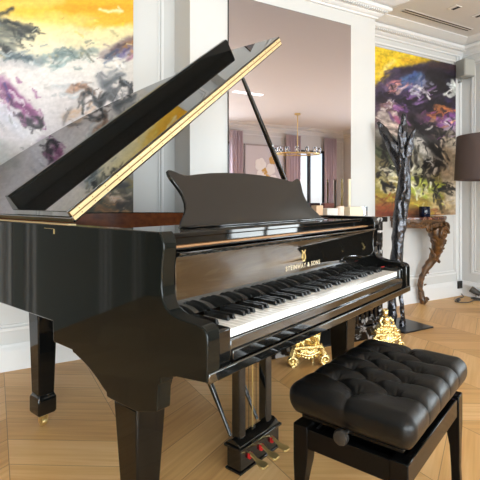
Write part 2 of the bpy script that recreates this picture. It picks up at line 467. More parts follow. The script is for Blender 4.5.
# =================================================================== CEILING FITTINGS
t = thing('ceiling_air_vent', RW(4.2, .335, ZC), 'long white slot air vent with two dark slots in the ceiling above the right painting', 'vent', -ANG)
m = MB(); m.box(-.50, .50, -.035, .035, -.003, .0005); m.build('vent_plate', M['ceil'], t, world=False)
for k in (-.017, .017):
    m = MB(); m.box(-.49, .49, k-.006, k+.006, -.005, -.0028); m.build('slot', M['slot'], t, world=False)
for i, (s, n, lab) in enumerate(((4.07, .60, 'square recessed ceiling downlight nearer the fireplace, left of the pair'), (4.42, .60, 'square recessed ceiling downlight nearer the corner, right of the pair'))):
    t = thing('ceiling_downlight', RW(s, n, ZC), lab, 'ceiling light', -ANG, 'recessed ceiling downlights')
    m = MB(); m.frame_rect(-.045, .045, -.045, .045, .008, lambda u, v, dd: (u, v, -dd), -.0005, .006); m.build('bezel', M['alu'], t, world=False)
    m = MB(); m.box(-.037, .0, -.037, .037, -.004, .0); m.build('painted_lit_half', M['trim'], t, world=False)  # flat white plate paints in the lit half of the recess
    m = MB(); m.box(.0, .037, -.037, .037, -.004, .0); m.build('painted_dark_half', M['slot'], t, world=False)  # flat dark plate paints in the shaded half of the recess
sl = MB(); sl.box(-.27, .27, -.045, .045, -.012, .0)
M['tubelight'] = mat('tube_light', (255, 250, 245), emit=(255, 248, 244), estr=2.2, noise=0)
o = sl.build('ceiling_light_strip', M['tubelight'], label='bright slim ceiling light reflected in the mirror, left of the lid prop', cat='ceiling light')
o.location = RW(4.05, 3.73, ZC); o.rotation_euler = (0, 0, -ANG)

# =================================================================== MIRROR
t = thing('wall_mirror', RW(2.4955, .30, .95), 'tall frameless tinted mirror above the fireplace reflecting curtains and a chandelier', 'mirror', -ANG)
m = MB(); m.box(-.5915, .5915, -.012, -.0082, 0.02, 1.626); m.build('mirror_glass', M['mirror'], t, world=False)
m = MB(); m.box(-.595, .595, -.008, 0, 0.018, 1.63); m.build('backing', M['slot'], t, world=False)

# =================================================================== PAINTINGS
def vnoise(U, V, sc, seed):
    rs = np.random.RandomState(seed); G = rs.rand(64, 64)
    x = U/sc; y = V/sc; xi = np.floor(x).astype(int); yi = np.floor(y).astype(int)
    fx = x-xi; fy = y-yi; fx = fx*fx*(3-2*fx); fy = fy*fy*(3-2*fy)
    g = lambda a, b: G[a % 64, b % 64]
    return (g(xi,yi)*(1-fx)+g(xi+1,yi)*fx)*(1-fy)+(g(xi,yi+1)*(1-fx)+g(xi+1,yi+1)*fx)*fy
def fbm(U, V, sc, seed, oct=4):
    r = 0; a = .5; tot = 0
    for k in range(oct):
        r = r+a*vnoise(U, V, sc/(2**k), seed+k); tot += a; a *= .55
    return r/tot
def painting(name, s0, s1, z0, z1, ns, nz_, base_fn, strokes, label, warp, streak, nextra=150, xa=.5, ylo=20, gain=1.0):
    ss = np.linspace(s0, s1, ns); zz = np.linspace(z0, z1, nz_)
    S, Z = np.meshgrid(ss, zz)
    X = S*CA; Y = WY-S*SA
    fx, fy = math.sin(YAW), math.cos(YAW)
    D = (X-CX)*fx+(Y-CY)*fy; Xc = (X-CX)*fy-(Y-CY)*fx
    U = 240+FPX*Xc/D; V = HOR-FPX*(Z-CH)/D
    wu = (fbm(U, V, 14, 3)-.5)*warp + (fbm(U, V, 4.5, 19, 2)-.5)*warp*.45
    wv = (fbm(U, V, 14, 11)-.5)*warp + (fbm(U, V, 4.5, 27, 2)-.5)*warp*.45
    Uw, Vw = U+wu, V+wv
    C = base_fn(Uw, Vw, U, V)
    rs = np.random.RandomState(len(strokes)); us, vs = U.min(), V.min(); ue, ve = U.max(), V.max()
    extra = []
    for _ in range(nextra*2):
        q = strokes[rs.randint(len(strokes))]; f_ = rs.rand(); x = q[0]+(q[2]-q[0])*f_+rs.normal()*(q[4]+1.5); y = q[1]+(q[3]-q[1])*f_+rs.normal()*(q[4]+1)
        if y < ylo: continue
        ang = math.atan2(q[3]-q[1], q[2]-q[0])+rs.normal()*.45; ln = rs.uniform(2, 10)
        jf = rs.uniform(.72, 1.28); cc = tuple(min(255, max(0, k_*jf)) for k_ in q[5])
        extra.append((x, y, x+ln*math.cos(ang), y+ln*math.sin(ang), rs.uniform(.5, 1.9), cc, xa))
    for st in list(strokes)+extra:
        x0, y0, x1, y1, w_, col, al = st[:7]
        dx, dy = x1-x0, y1-y0; L2 = dx*dx+dy*dy+1e-6
        tt = np.clip(((Uw-x0)*dx+(Vw-y0)*dy)/L2, 0, 1)
        dist = np.hypot(Uw-x0-tt*dx, Vw-y0-tt*dy)
        Ln = math.sqrt(L2); al_u = ((Uw-x0)*dx+(Vw-y0)*dy)/Ln; ac_v = (-(Uw-x0)*dy+(Vw-y0)*dx)/Ln
        br = .55+.9*vnoise(al_u+100, ac_v*6+100, max(6, Ln*.5), int(abs(x0*7+y0*13)) % 997)   # bristle streaks
        a = np.clip(1.25-dist/w_, 0, 1); a = a*a*(3-2*a)*al*np.clip(br, 0, 1.15); a = np.clip(a, 0, 1)[..., None]
        C = C*(1-a)+np.array(col)*a
    g = (fbm(U*1.0, V*2.2, 5, 41)-.5)*streak + (fbm(U, V, 1.9, 55, 2)-.5)*streak*.8
    C = np.clip(C*gain*(1+g[..., None]), 0, 255)/255.0
    Cl = np.where(C <= .04045, C/12.92, ((C+.055)/1.055)**2.4)
    t = thing(name, RW((s0+s1)/2, 0, z0), label, 'painting', -ANG)
    cs = (s0+s1)/2
    verts = np.stack([S-cs, np.full_like(S, -.034), Z-z0], -1).reshape(-1, 3)
    faces = []
    for j in range(nz_-1):
        for i in range(ns-1):
            a = j*ns+i; faces.append((a, a+1, a+ns+1, a+ns))
    me = bpy.data.meshes.new('painted_canvas'); me.from_pydata(verts.tolist(), [], faces)
    at = me.color_attributes.new('pigment', 'FLOAT_COLOR', 'POINT')
    buf = np.ones((ns*nz_, 4), dtype=np.float32); buf[:, :3] = Cl.reshape(-1, 3); at.data.foreach_set('color', buf.ravel())
    me.materials.append(paint_mat(name+'_pigment')); me.update()
    o = bpy.data.objects.new('painted_canvas', me); COL.objects.link(o); o.parent = t
    b = MB(); b.box(s0-cs, s1-cs, -.0335, -.018, 0, z1-z0); b.build('stretcher', M['canvas_edge'], t, world=False)
    return t
def ramp(v, stops):
    ys = [a for a, _ in stops]; cs = np.array([c for _, c in stops], float)
    return np.stack([np.interp(v, ys, cs[:, k]) for k in range(3)], -1)
def base1(U, V, u, v):
    tilt = V - (U-60)*.05
    C = ramp(tilt, [(-25, (236, 160, 20)), (4, (247, 190, 45)), (18, (249, 200, 70)), (27, (247, 222, 140)), (40, (243, 230, 190)), (60, (232, 226, 218)), (100, (222, 214, 214)), (140, (206, 200, 206)), (165, (150, 144, 140)), (190, (96, 90, 66)), (230, (70, 58, 40))])
    n = fbm(U, V, 40, 77)[..., None]
    C = C*(0.9+.2*n)
    return C
K = (44, 48, 52)
st1 = [
 (60,8,130,14,9,(240,170,25),.8),(90,24,134,20,8,(243,184,40),.8),(0,6,60,3,7,(252,216,110),.7),(40,18,90,22,6,(252,214,110),.6),(100,12,118,15,2.5,(255,235,170),.9),(118,10,121,15,1.6,(255,240,200),.9),
 (0,28,40,50,16,(240,228,190),.7),(40,38,133,34,9,(252,236,180),.7),(70,46,120,42,7,(244,226,176),.6),
 (0,16,12,12,3,K,.8),(0,24,22,36,6,(70,76,76),.8),(4,22,30,30,2.2,K,.9),(8,30,34,33,3,(80,84,80),.9),(0,36,18,40,6,(92,98,96),.8),(14,26,38,36,1.6,K,.9),(0,44,14,50,4,(112,118,112),.7),(18,36,34,40,2,(60,66,66),.8),
 (0,48,10,52,2.5,K,.8),(0,57,40,62,6,(126,140,146),.8),(0,64,36,68,4,(170,170,178),.7),(4,60,30,60,1.6,(90,108,118),.8),
 (44,60,60,58,5,(130,150,150),.7),(56,54,76,58,4,(110,130,130),.8),(72,58,96,52,4,(136,150,146),.7),(48,68,70,62,2.5,(140,160,160),.7),(64,50,72,56,1.8,(96,110,108),.7),(80,50,90,60,1.8,(120,128,116),.6),(50,72,58,66,2,(150,170,170),.7),
 (104,58,133,40,7,(120,100,110),.75),(112,52,133,42,5,(104,84,88),.8),(118,58,133,48,4,(98,88,140),.7),(124,46,134,44,4,(170,120,70),.7),(126,60,134,54,3,(150,100,130),.6),(104,60,116,50,2,(80,96,120),.7),(100,62,120,66,3,(246,240,230),.7),
 (0,66,36,80,8,(228,220,220),.6),(30,76,76,84,12,(230,224,222),.6),
 (0,82,12,94,7,(150,90,140),.8),(6,88,26,110,7,(128,62,116),.85),(2,96,18,108,4,(78,40,82),.9),(14,98,34,116,5,(160,88,140),.8),(20,104,40,124,4,(110,54,100),.85),(18,116,32,122,2.6,(50,34,54),.9),(28,124,38,128,2.4,(30,26,32),.95),(36,118,40,126,2,(30,26,32),.95),(4,84,10,100,2,(70,60,120),.7),(10,92,20,104,1.8,(235,215,230),.8),(0,94,8,104,3,(190,140,170),.8),
 (0,106,14,116,5,(214,206,222),.8),(0,116,24,132,8,(200,200,214),.8),(24,130,50,150,8,(220,216,220),.7),
 (54,88,78,90,4,(184,186,190),.7),(60,96,80,92,3,(160,166,172),.6),(70,92,84,88,4,(178,136,112),.8),(78,88,94,94,3,(120,96,84),.8),(80,100,92,92,4,(104,92,86),.9),(84,96,82,116,2,K,.95),(86,92,96,100,2,K,.85),(66,118,78,112,5,(198,166,140),.8),(62,124,72,108,3,(120,116,116),.6),
 (100,78,112,100,6,(112,116,124),.8),(104,84,120,76,4,(104,110,116),.8),(96,104,112,92,5,(90,92,98),.85),(98,108,104,96,3,K,.9),(108,100,120,86,3,(84,88,92),.8),(118,84,128,90,1.6,K,.95),(124,84,131,92,1.6,K,.95),(120,96,132,98,2,(110,112,114),.8),(108,76,116,70,3,(140,144,150),.7),(114,112,133,104,6,(196,192,196),.7),(128,92,134,100,2,(80,80,86),.8),(90,112,110,112,3,(130,120,116),.6),
 (60,104,84,104,6,(214,206,206),.5),
 (16,176,44,146,10,(112,84,112),.8),(20,196,38,160,6,(84,54,90),.8),(0,150,20,190,9,(150,152,150),.7),(44,160,70,150,8,(120,130,130),.8),(60,176,90,150,6,(96,96,80),.8),(70,140,100,150,8,(150,150,140),.8),
 (60,206,110,176,9,(160,146,40),.9),(66,210,96,196,5,(196,180,60),.8),(84,170,133,134,10,(178,160,46),.85),(100,150,133,128,7,(206,186,60),.8),
 (104,196,118,202,6,(190,140,100),.95),(110,198,122,200,3.4,(232,206,180),.95),(98,208,114,212,4,(170,120,70),.8),(116,206,130,200,4,(40,34,26),.9),(100,188,126,186,4,(36,32,26),.9),(122,192,132,210,4,(60,52,34),.85),(126,180,133,186,3,(120,100,40),.8),(112,210,128,214,2,(150,110,60),.8),
]
painting('abstract_painting', -.50, 1.28, .97, 2.578, 230, 190, base1, st1, 'large abstract painting of yellow sky over pale grey and purple brushwork, behind the open lid', 6, .13, 230, .6, 20, .93)
def base2(U, V, u, v):
    dark = ramp(V, [(60, (54, 44, 62)), (80, (62, 56, 84)), (100, (70, 52, 78)), (118, (84, 66, 76)), (140, (92, 86, 76)), (170, (128, 116, 84)), (190, (146, 136, 62)), (205, (150, 116, 60)), (217, (120, 66, 44))])
    edge = 84-(U-375)*.72; edge = np.where(U > 398, 67-(U-398)*.06, edge)
    a = 1/(1+np.exp((V-edge)/1.6)); a = a*(1-np.clip((U-432)/14, 0, 1))
    yel = np.array((238, 200, 44.))*(0.84+.32*fbm(U, V, 12, 5))[..., None]
    return dark*(1-a[..., None])+yel*a[..., None]
B_ = (22, 20, 24); Wt = (226, 220, 212); 
st2 = [
 (376,52,400,54,5,(246,212,60),.7),(378,74,392,62,3.5,(252,226,130),.7),(400,60,428,64,3,(214,160,36),.7),(376,60,380,76,3,(222,178,40),.6),
 (392,76,430,64,5,(58,54,80),.8),(376,92,396,78,6,(70,58,84),.8),(400,70,452,70,5,(48,38,52),.85),(430,66,453,68,4,(60,42,46),.9),
 (400,82,416,76,5,(82,112,160),.9),(404,88,412,74,4,(70,92,150),.9),(412,84,424,80,4,(110,120,160),.85),(396,92,404,86,3,(120,120,170),.8),(418,78,428,90,3,(150,150,170),.6),(424,76,430,84,3.4,(34,30,36),.9),
 (386,86,395,84,3,(206,130,130),.9),(388,90,394,88,2,(230,170,160),.8),(378,84,386,90,3,(98,80,110),.8),(384,96,398,98,4,(50,40,62),.85),
 (406,100,418,94,4,(132,92,164),.9),(412,104,424,98,3,(158,120,180),.85),(408,92,416,90,1.4,(214,214,226),.9),(418,90,424,94,1.3,(220,210,226),.85),
 (424,94,446,82,7,(34,28,38),.9),(430,104,450,100,6,(40,30,40),.9),(432,78,446,94,6,(30,26,32),.85),
 (448,78,452,94,2.6,(210,214,210),.9),(442,96,452,92,2,(220,222,216),.9),(444,84,450,88,1.8,(190,196,196),.8),(446,102,453,118,4,(58,48,92),.85),
 (376,100,398,106,5,(44,34,44),.9),(384,106,398,110,4,(138,88,140),.85),(392,104,404,112,4,(104,70,128),.8),(378,110,388,104,2,(190,180,180),.6),
 (376,116,392,118,4,(206,192,182),.85),(380,124,396,126,5,(214,196,186),.85),(390,116,398,122,3,(170,90,130),.85),(378,108,392,112,3,(120,90,90),.7),
 (398,112,410,118,5,(46,36,46),.9),(412,110,436,110,6,(40,30,44),.9),(426,116,440,112,3.5,(188,106,62),.9),(434,110,448,108,2.6,(196,120,70),.85),(430,120,440,122,3,(206,150,120),.8),
 (436,120,450,116,4,(150,86,160),.9),(440,126,452,128,5,(196,170,196),.85),(440,118,446,120,1.6,(240,220,240),.95),(430,128,446,124,4,(132,70,140),.8),(416,122,428,118,3,(100,60,96),.8),
 (410,120,424,138,5,B_,.95),(414,132,432,128,5,(40,34,40),.9),(424,130,438,142,6,(58,46,54),.9),(436,134,450,140,6,(200,182,160),.9),(444,140,452,216,9,(204,190,170),.95),(436,150,446,200,5,(196,182,160),.85),  # beige strokes at the right paint in the lampshade's shadow
 (376,132,392,140,5,(150,150,140),.8),(378,126,386,152,2.4,B_,.9),(384,136,396,158,4,(40,42,42),.9),(376,150,392,162,5,(84,96,72),.85),(376,160,386,176,5,(116,110,80),.8),(388,150,400,170,4,(36,36,34),.9),(376,176,392,168,3,B_,.85),
 (410,138,424,142,5,(200,196,190),.9),(416,144,432,160,6,(206,202,196),.92),(410,152,424,176,6,(184,180,164),.85),(424,140,440,166,3.4,B_,.97),(436,140,444,160,4.2,(38,32,32),.95),(440,160,432,172,4,(54,44,40),.92),(430,166,418,186,2.8,B_,.95),(410,134,432,140,2.4,(70,70,70),.9),(412,148,418,180,2.2,(56,54,50),.8),(440,132,452,138,2.6,(60,56,50),.8),(444,142,450,134,1.4,(70,60,50),.8),
 (376,184,392,176,4,(216,204,150),.85),(382,188,394,192,4,(232,222,190),.85),(376,196,392,198,4,(176,150,60),.8),(376,206,392,206,5,(150,80,50),.85),(376,212,392,213,4,(126,60,44),.85),(378,182,388,190,1.6,B_,.8),(390,180,394,200,2,(110,90,50),.7),
 (412,180,428,186,5,(196,206,96),.85),(410,190,430,196,6,(188,198,76),.9),(408,204,430,208,6,(190,160,60),.85),(410,176,418,170,2.6,(232,228,190),.85),(418,196,422,188,1.6,(236,232,190),.85),(428,196,436,206,5,(206,190,130),.85),(432,206,446,206,4,(206,180,130),.85),(410,212,432,213,3,(150,96,60),.8),
 (384,74,396,70,3,(70,60,92),.8),(404,104,440,90,4,(30,26,34),.8),(376,98,390,94,3,(34,28,38),.85),(396,102,408,106,2.6,(28,24,32),.9),(416,106,448,106,3,(26,22,30),.85),(426,74,450,78,4,(28,24,30),.85),(412,126,440,134,3,(24,22,26),.85),(446,130,452,150,4,(206,192,172),.95),(442,150,451,200,5,(202,188,166),.9),(418,150,430,166,4,(216,212,206),.9),(430,144,438,158,3,(18,16,18),.95),(436,158,430,170,2.5,(22,20,20),.95),(424,160,418,178,2,(20,18,18),.95),(408,160,414,182,2.5,(30,28,28),.85),(380,146,390,156,2.5,(24,24,24),.9),(378,168,388,172,2,(230,222,196),.8),(384,176,390,182,2.5,(238,230,200),.85),(410,184,416,194,2.5,(238,234,200),.8),(426,184,434,196,1.6,(40,34,28),.9),(432,196,438,190,2,B_,.95),(438,188,446,192,2.4,(36,34,28),.95),(440,184,447,186,1.4,B_,.9),(436,194,438,206,1.2,(70,60,36),.8),(444,194,450,196,1.2,(44,40,30),.8),(434,212,450,212,1.2,(160,130,90),.6),
]
painting('dark_tree_painting', 3.50, 4.899, .914, 2.578, 240, 260, base2, st2, 'tall painting of dark purple and black foliage under a yellow corner, right of the mirror', 5, .34, 330, .75, 78, .95)

# =================================================================== GRAND PIANO
BLK = M['black']
W_P = 1.435; ZT = .9965
pn = thing('grand_piano', (W_P/2, 1.1, 0), 'glossy black grand piano with its lid propped open and front flap folded back', 'piano')

arm_prof = [(0, .64), (0, .752), (.004, .763), (.014, .771), (.035, .776), (.075, .778), (.105, .781), (.13, .787), (.15, .799), (.163, .82), (.168, .85), (.166, .90), (.160, .94), (.158, .96), (.162, .975), (.17, .99), (.176, ZT)]
side = arm_prof + [(1.9, ZT), (1.9, .66), (.742, .66), (.738, .60), (.735, .589), (.614, .588), (.610, .580), (.598, .579), (.575, .572), (.55, .565), (.52, .555), (.49, .541), (.465, .528), (.44, .512), (.42, .502), (.418, .490), (.395, .488),
                   (.27, .488), (.185, .515), (.18, .59), (.172, .592), (.170, .610), (.11, .628)]
def tside(extent):
    return arm_prof + [(extent, ZT), (extent, .66), (.742, .66), (.735, .589), (.614, .588), (.598, .579), (.55, .565), (.49, .541), (.44, .512), (.418, .490), (.27, .488), (.185, .515), (.18, .59), (.170, .610), (.11, .628)]
m = MB()
m.prism(side, lambda p: (0, p[0], p[1]), lambda p: (.048, p[0], p[1]))
m.build('bass_side_panel', M['case'], pn, bevel=.004, seg=3)
m = MB(); m.prism(tside(1.08), lambda p: (W_P, p[0], p[1]), lambda p: (W_P-.048, p[0], p[1])); m.build('treble_side_panel', BLK, pn, bevel=.004, seg=3)
# plan outline of the curved rim
curve = smooth_pts([(1.435, 1.06), (1.432, 1.16), (1.41, 1.28), (1.345, 1.43), (1.235, 1.585), (1.12, 1.72), (.98, 1.845), (.82, 1.93), (.64, 1.985), (.45, 2.01), (.27, 2.015), (.12, 2.0), (.03, 1.96), (.0, 1.88)], 6)
curve = [Vector((p[0], p[1])) for p in curve]
def offset_curve(c, d):
    out = []
    for i in range(len(c)):
        a = c[max(0, i-1)]; b = c[min(len(c)-1, i+1)]; tt = (b-a).normalized(); out.append(c[i]+Vector((-tt.y, tt.x))*d)
    return out
def wall_strip(name, c0, c1, z0, z1, material):
    m = MB(); n = len(c0)
    r = [[m.bm.verts.new((c[i][0], c[i][1], z)) for i in range(n)] for c, z in ((c0, z0), (c1, z0), (c1, z1), (c0, z1))]
    for i in range(n-1):
        for k in range(4):
            j = (k+1) % 4; m.bm.faces.new((r[k][i], r[k][i+1], r[j][i+1], r[j][i]))
    for i in (0, n-1): m.bm.faces.new([r[k][i] for k in range(4)])
    return m.build(name, material, pn, smooth=50)
ci = offset_curve(curve, .048)
wall_strip('curved_rim', curve, ci, .66, ZT, BLK)
ci2 = offset_curve(curve, .052)
inner = [Vector((W_P-.052, .62))] + ci2 + [Vector((.052, 1.86)), Vector((.052, .62))]
inner0 = [Vector((W_P-.0485, .62))] + offset_curve(curve, .0485) + [Vector((.0485, 1.86)), Vector((.0485, .62))]
wall_strip('inner_rim_veneer', inner0, inner, .80, .991, M['mahog'])
# bottom, soundboard, iron plate and strings
poly = [(.048, .62), (W_P-.048, .62)] + [(p[0], p[1]) for p in ci] + [(.048, 1.86)]
m = MB(); m.prism(poly, lambda p: (p[0], p[1], .68), lambda p: (p[0], p[1], .70)); m.build('case_bottom', M['satin'], pn)
poly2 = [(.056, .55), (W_P-.056, .55)] + [(p[0], p[1]) for p in offset_curve(curve, .056)] + [(.056, 1.84)]
m = MB(); m.prism(poly2, lambda p: (p[0], p[1], .82), lambda p: (p[0], p[1], .83)); m.build('soundboard', M['spruce'], pn)
m = MB()
m.box(.06, W_P-.06, .30, .62, .84, .862)
for x in (.22, .55, .85, 1.12): 
    y1 = 1.1 if x > 1.1 else (1.5 if x > .8 else 1.8)
    m.hexa([(x-.018,.62,.845),(x+.018,.62,.845),(x*.82+.03,y1,.845),(x*.82,y1,.845),(x-.018,.62,.885),(x+.018,.62,.885),(x*.82+.03,y1,.885),(x*.82,y1,.885)])
m.build('iron_plate', M['plate'], pn, bevel=.004)
m = MB()
for i in range(60):
    x = .09+i*.0212; y1 = 1.78-.0*i if i < 30 else 1.75-(i-30)*.028
    m.tube([(x, .62, .868), (x*.86+.02, max(.9, y1), .868)], .0009, 4)
m.build('strings', M['string'], pn, kind='stuff')
# keybed and front rails
m = MB(); m.box(.048, W_P-.048, .010, .62, .628, .655); m.build('key_bed', BLK, pn, bevel=.003)
m = MB(); m.box(.004, W_P-.004, -.004, .0098, .636, .662); m.build('front_rail', M['fall'], pn, bevel=.003)
m = MB(); m.box(.1037, W_P-.1037, .014, .0225, .660, .7165); m.box(.1037, W_P-.1037, .006, .0139, .664, .690); m.build('key_slip', M['fall'], pn, bevel=.002)
for x0, x1, nm in ((.049, .1035, 'key_block'), (W_P-.1035, W_P-.049, 'key_block')):
    m = MB(); m.box(x0, x1, .012, .185, .656, .752); m.build(nm, BLK, pn, bevel=.006)
# fallboard: curved board behind the keys
fp = [(.178, .752), (.172, .775), (.168, .80), (.168, .85), (.170, .90), (.165, .925), (.150, .932), (.148, .938), (.20, .941), (.205, .90), (.20, .752)]
m = MB(); m.prism(fp, lambda p: (.052, p[0], p[1]), lambda p: (W_P-.052, p[0], p[1])); fb = m.build('fallboard', M['fall'], pn, bevel=.002)
# lettering and emblem inlaid on the fallboard
cu = bpy.data.curves.new('lettering', 'FONT'); cu.body = 'STEINWAY & SONS'; cu.size = .0245; cu.extrude = .0006; cu.align_x = 'CENTER'; cu.space_character = 1.25; cu.offset = .0004
to = bpy.data.objects.new('tmp', cu); COL.objects.link(to)
dg = bpy.context.evaluated_depsgraph_get(); me = bpy.data.meshes.new_from_object(to.evaluated_get(dg)); bpy.data.objects.remove(to)
me.transform(Matrix.Translation((W_P/2, .1675, .8185)) @ Matrix.Rotation(PI/2, 4, 'X')); me.materials.clear(); me.materials.append(M['letter'])
o = bpy.data.objects.new('lettering', me); COL.objects.link(o); o.parent = fb; o.matrix_parent_inverse = root_matrix(fb).inverted()
o['label'] = 'brass maker lettering'
m = MB(); ex = W_P/2; ey = .1672
for sg in (-1, 1):
    m.tube(smooth_pts([(ex+sg*.003, ey, .846), (ex+sg*.012, ey, .853), (ex+sg*.011, ey, .866), (ex+sg*.006, ey, .876), (ex+sg*.012, ey, .886)], 4), .0016, 6)
    m.tube([(ex+sg*.003, ey, .850), (ex+sg*.003, ey, .880)], .0007, 5)
m.tube([(ex-.009, ey, .878), (ex+.009, ey, .878)], .0014, 5); m.box(ex-.008, ex+.008, ey-.001, ey+.001, .842, .846)
m.build('lyre_emblem', M['brass'], fb)
# rails above the fallboard, desk tray
m = MB(); m.box(.049, W_P-.049, .172, .30, .942, .9475); m.build('fallboard_rail', BLK, pn, bevel=.002)
m = MB(); m.box(.049, W_P-.049, .196, .26, .9476, .9502); m.build('wood_rail', M['railwood'], pn)
m = MB(); m.box(.049, W_P-.049, .215, .27, .9503, .972); m.build('front_beam', BLK, pn, bevel=.002)
m = MB(); m.box(.056, W_P-.056, .20, .50, .9724, .9875); m.build('music_shelf', BLK, pn, bevel=.003)
m = MB(); m.box(.049, .054, .19, .60, .9, .9962); m.box(W_P-.054, W_P-.049, .19, .60, .9, .9962); m.build('desk_slide_rail', M['brass'], pn) if False else m.bm.free()
# music desk: shaped board leaning back on the shelf
da = Vector((0, .35, .9885)); dd = Vector((0, .46-.35, 1.18-.985)).normalized(); dn = Vector((0, -dd.z, dd.y))
half = [(.485, 0), (.470, .012), (.458, .03), (.436, .05), (.418, .075), (.409, .10), (.408, .125), (.414, .15), (.425, .175), (.434, .195), (.438, .212), (.436, .230), (.42, .230), (.40, .224), (.385, .217), (.365, .212), (.345, .212), (.30, .219), (.22, .229), (.12, .236), (0, .239)]
desk = [(x, h) for x, h in half] + [(-x, h) for x, h in half[::-1][1:]]
def dpt(p, off): 
    q = da+dd*p[1]+dn*off; return (W_P/2+p[0], q.y, q.z)
m = MB(); m.prism(desk, lambda p: dpt(p, 0), lambda p: dpt(p, -.016)); md = m.build('music_desk', M['desk'], pn, bevel=.003)
m = MB(); m.box(W_P/2-.47, W_P/2+.47, .315, .352, .988, .994); m.build('desk_ledge', BLK, pn, bevel=.002)
# keyboard
kb = MB(); kb.box(.105, W_P-.105, .028, .20, .658, .716); kbo = kb.build('keyboard_frame', M['satin'], pn)
pitch = 1.225/52
kw = MB(); kw.box(-pitch/2+.0009, pitch/2-.0009, 0, .152, -.022, 0)
k0 = kw.build('white_key', M['ivory'], kbo, bevel=.0012)
k0.location = (.105+pitch/2, .026, .7398)
bk = MB(); bk.hexa([(-.0055, 0, 0), (.0055, 0, 0), (.0055, .096, 0), (-.0055, .096, 0), (-.0047, .006, .0135), (.0047, .006, .0135), (.0047, .096, .0135), (-.0047, .096, .0135)])
b0 = bk.build('black_key', M['ebony'], kbo, bevel=.0012)
nb = 0
for i in range(52):
    if i:
        c = k0.copy(); c.location = (.105+(i+.5)*pitch, .026, .7398); COL.objects.link(c)
    if i < 51 and (i % 7) in (0, 2, 3, 5, 6):
        c = b0 if nb == 0 else b0.copy(); c.location = (.105+(i+1)*pitch, .081, .7400); nb += 1
        if nb > 1: COL.objects.link(c)
# hook plate on the bass side
m = MB(); m.box(-.002, 0.0, .728, .7325, .964, .981); m.box(-.0006, .0, .735, .80, .9808, .9818); m.build('lid_hook', M['brass'], pn)
# small red felt strip at the treble key block
m = MB(); m.box(W_P-.098, W_P-.070, .10, .108, .752, .7535); m.build('felt_strip', M['felt'], pn)

# ---- lid
TH = math.radians(37)
def LID(l, v, off): return (l*math.cos(TH)-off*math.sin(TH), v, 1.024+l*math.sin(TH)+off*math.cos(TH))
lcurve = [(1.53, .620), (1.52, 1.10), (1.48, 1.2), (1.43, 1.31)] + [(p[0]+.02, p[1]+.018) for p in curve if p[1] > 1.33]
lo = [(0, .620)] + lcurve + [(0.0, 1.88)]
m = MB(); m.prism(lo, lambda p: LID(p[0], p[1], -.024), lambda p: LID(p[0], p[1], 0)); lid = m.build('lid', M['lid'], pn, bevel=.003)
fo = [(0, .622), (1.533, .622), (1.535, .95), (1.535, 1.02), (0, 1.02)]
m = MB(); m.prism(fo, lambda p: LID(p[0], p[1], .002), lambda p: LID(p[0], p[1], .024)); ff = m.build('front_flap', M['lid'], lid, bevel=.002)
lp = [(.965, .0242), (.965, .082), (.971, .090), (.995, .090), (1.02, .0242)]
m = MB(); m.prism(lp, lambda p: LID(0, p[0], p[1]), lambda p: LID(1.535, p[0], p[1])); m.build('front_lip', M['lip'], lid, bevel=.002)
m = MB(); m.prism([(.615, -.0155), (.6195, -.0155), (.6195, .0165), (.615, .0165)], lambda p: LID(.005, p[0], p[1]), lambda p: LID(1.52, p[0], p[1])); hg = m.build('piano_hinge', M['hinge'], pn)
m = MB(); m.tube([LID(.005, .613, .001), LID(1.52, .613, .001)], .002, 8); m.build('hinge_pin', M['screw'], hg, smooth=40)
sc0 = None
for i in range(24):
    for off in (-.0085, .0095):
        a = LID(.04+i*.0625, .6148, off); q = MB(); q.tube([(a[0], a[1], a[2]), (a[0], a[1]-.001, a[2])], .0022, 6); q.build('hinge_screw', M['screw'], hg)
m = MB()
top = Vector(LID(1.115, .628, -.0255)); bot = Vector((1.385, .60, .985))
m.tube([bot, bot.lerp(top, .04), bot.lerp(top, .45), bot.lerp(top, .9), top], [.012, .0155, .0145, .011, .009], 12); pr = m.build('lid_prop', BLK, pn, smooth=40)
m = MB(); q = bot.lerp(top, .55); m.tube([q+Vector((0, -.016, 0)), q+Vector((0, .016, 0))], .005, 8); m.build('prop_hinge', M['steel'], pr)
m = MB(); m.box(.0, .03, .64, 1.8, .9968, 1.0005); m.build('lid_hinge_strip', M['hinge'], pn)

# ---- legs
def leg_mesh(cx, cy, ztop, wt, wb, zb):
    m = MB(); a, b = wt/2, wb/2
    m.hexa([(cx-b,cy-b,zb),(cx+b,cy-b,zb),(cx+b,cy+b,zb),(cx-b,cy+b,zb),(cx-a,cy-a,ztop),(cx+a,cy-a,ztop),(cx+a,cy+a,ztop),(cx-a,cy+a,ztop)])
    return m
def foot_block(m, cx, cy, z0, z1, w):
    lv = [(w*.86, z0), (w*1.0, z0+.012), (w*1.0, z1-.022), (w*.86, z1-.008), (w*.82, z1)]
    prev = None
    for ww, z in lv:
        r = [m.bm.verts.new((cx+sx*ww/2, cy+sy*ww/2, z)) for sx, sy in ((-1,-1),(1,-1),(1,1),(-1,1))]
        if prev:
            for k in range(4): m.bm.faces.new((prev[k], prev[(k+1)%4], r[(k+1)%4], r[k]))
        else: m.bm.faces.new(r[::-1])
        prev = r
    m.bm.faces.new(prev)
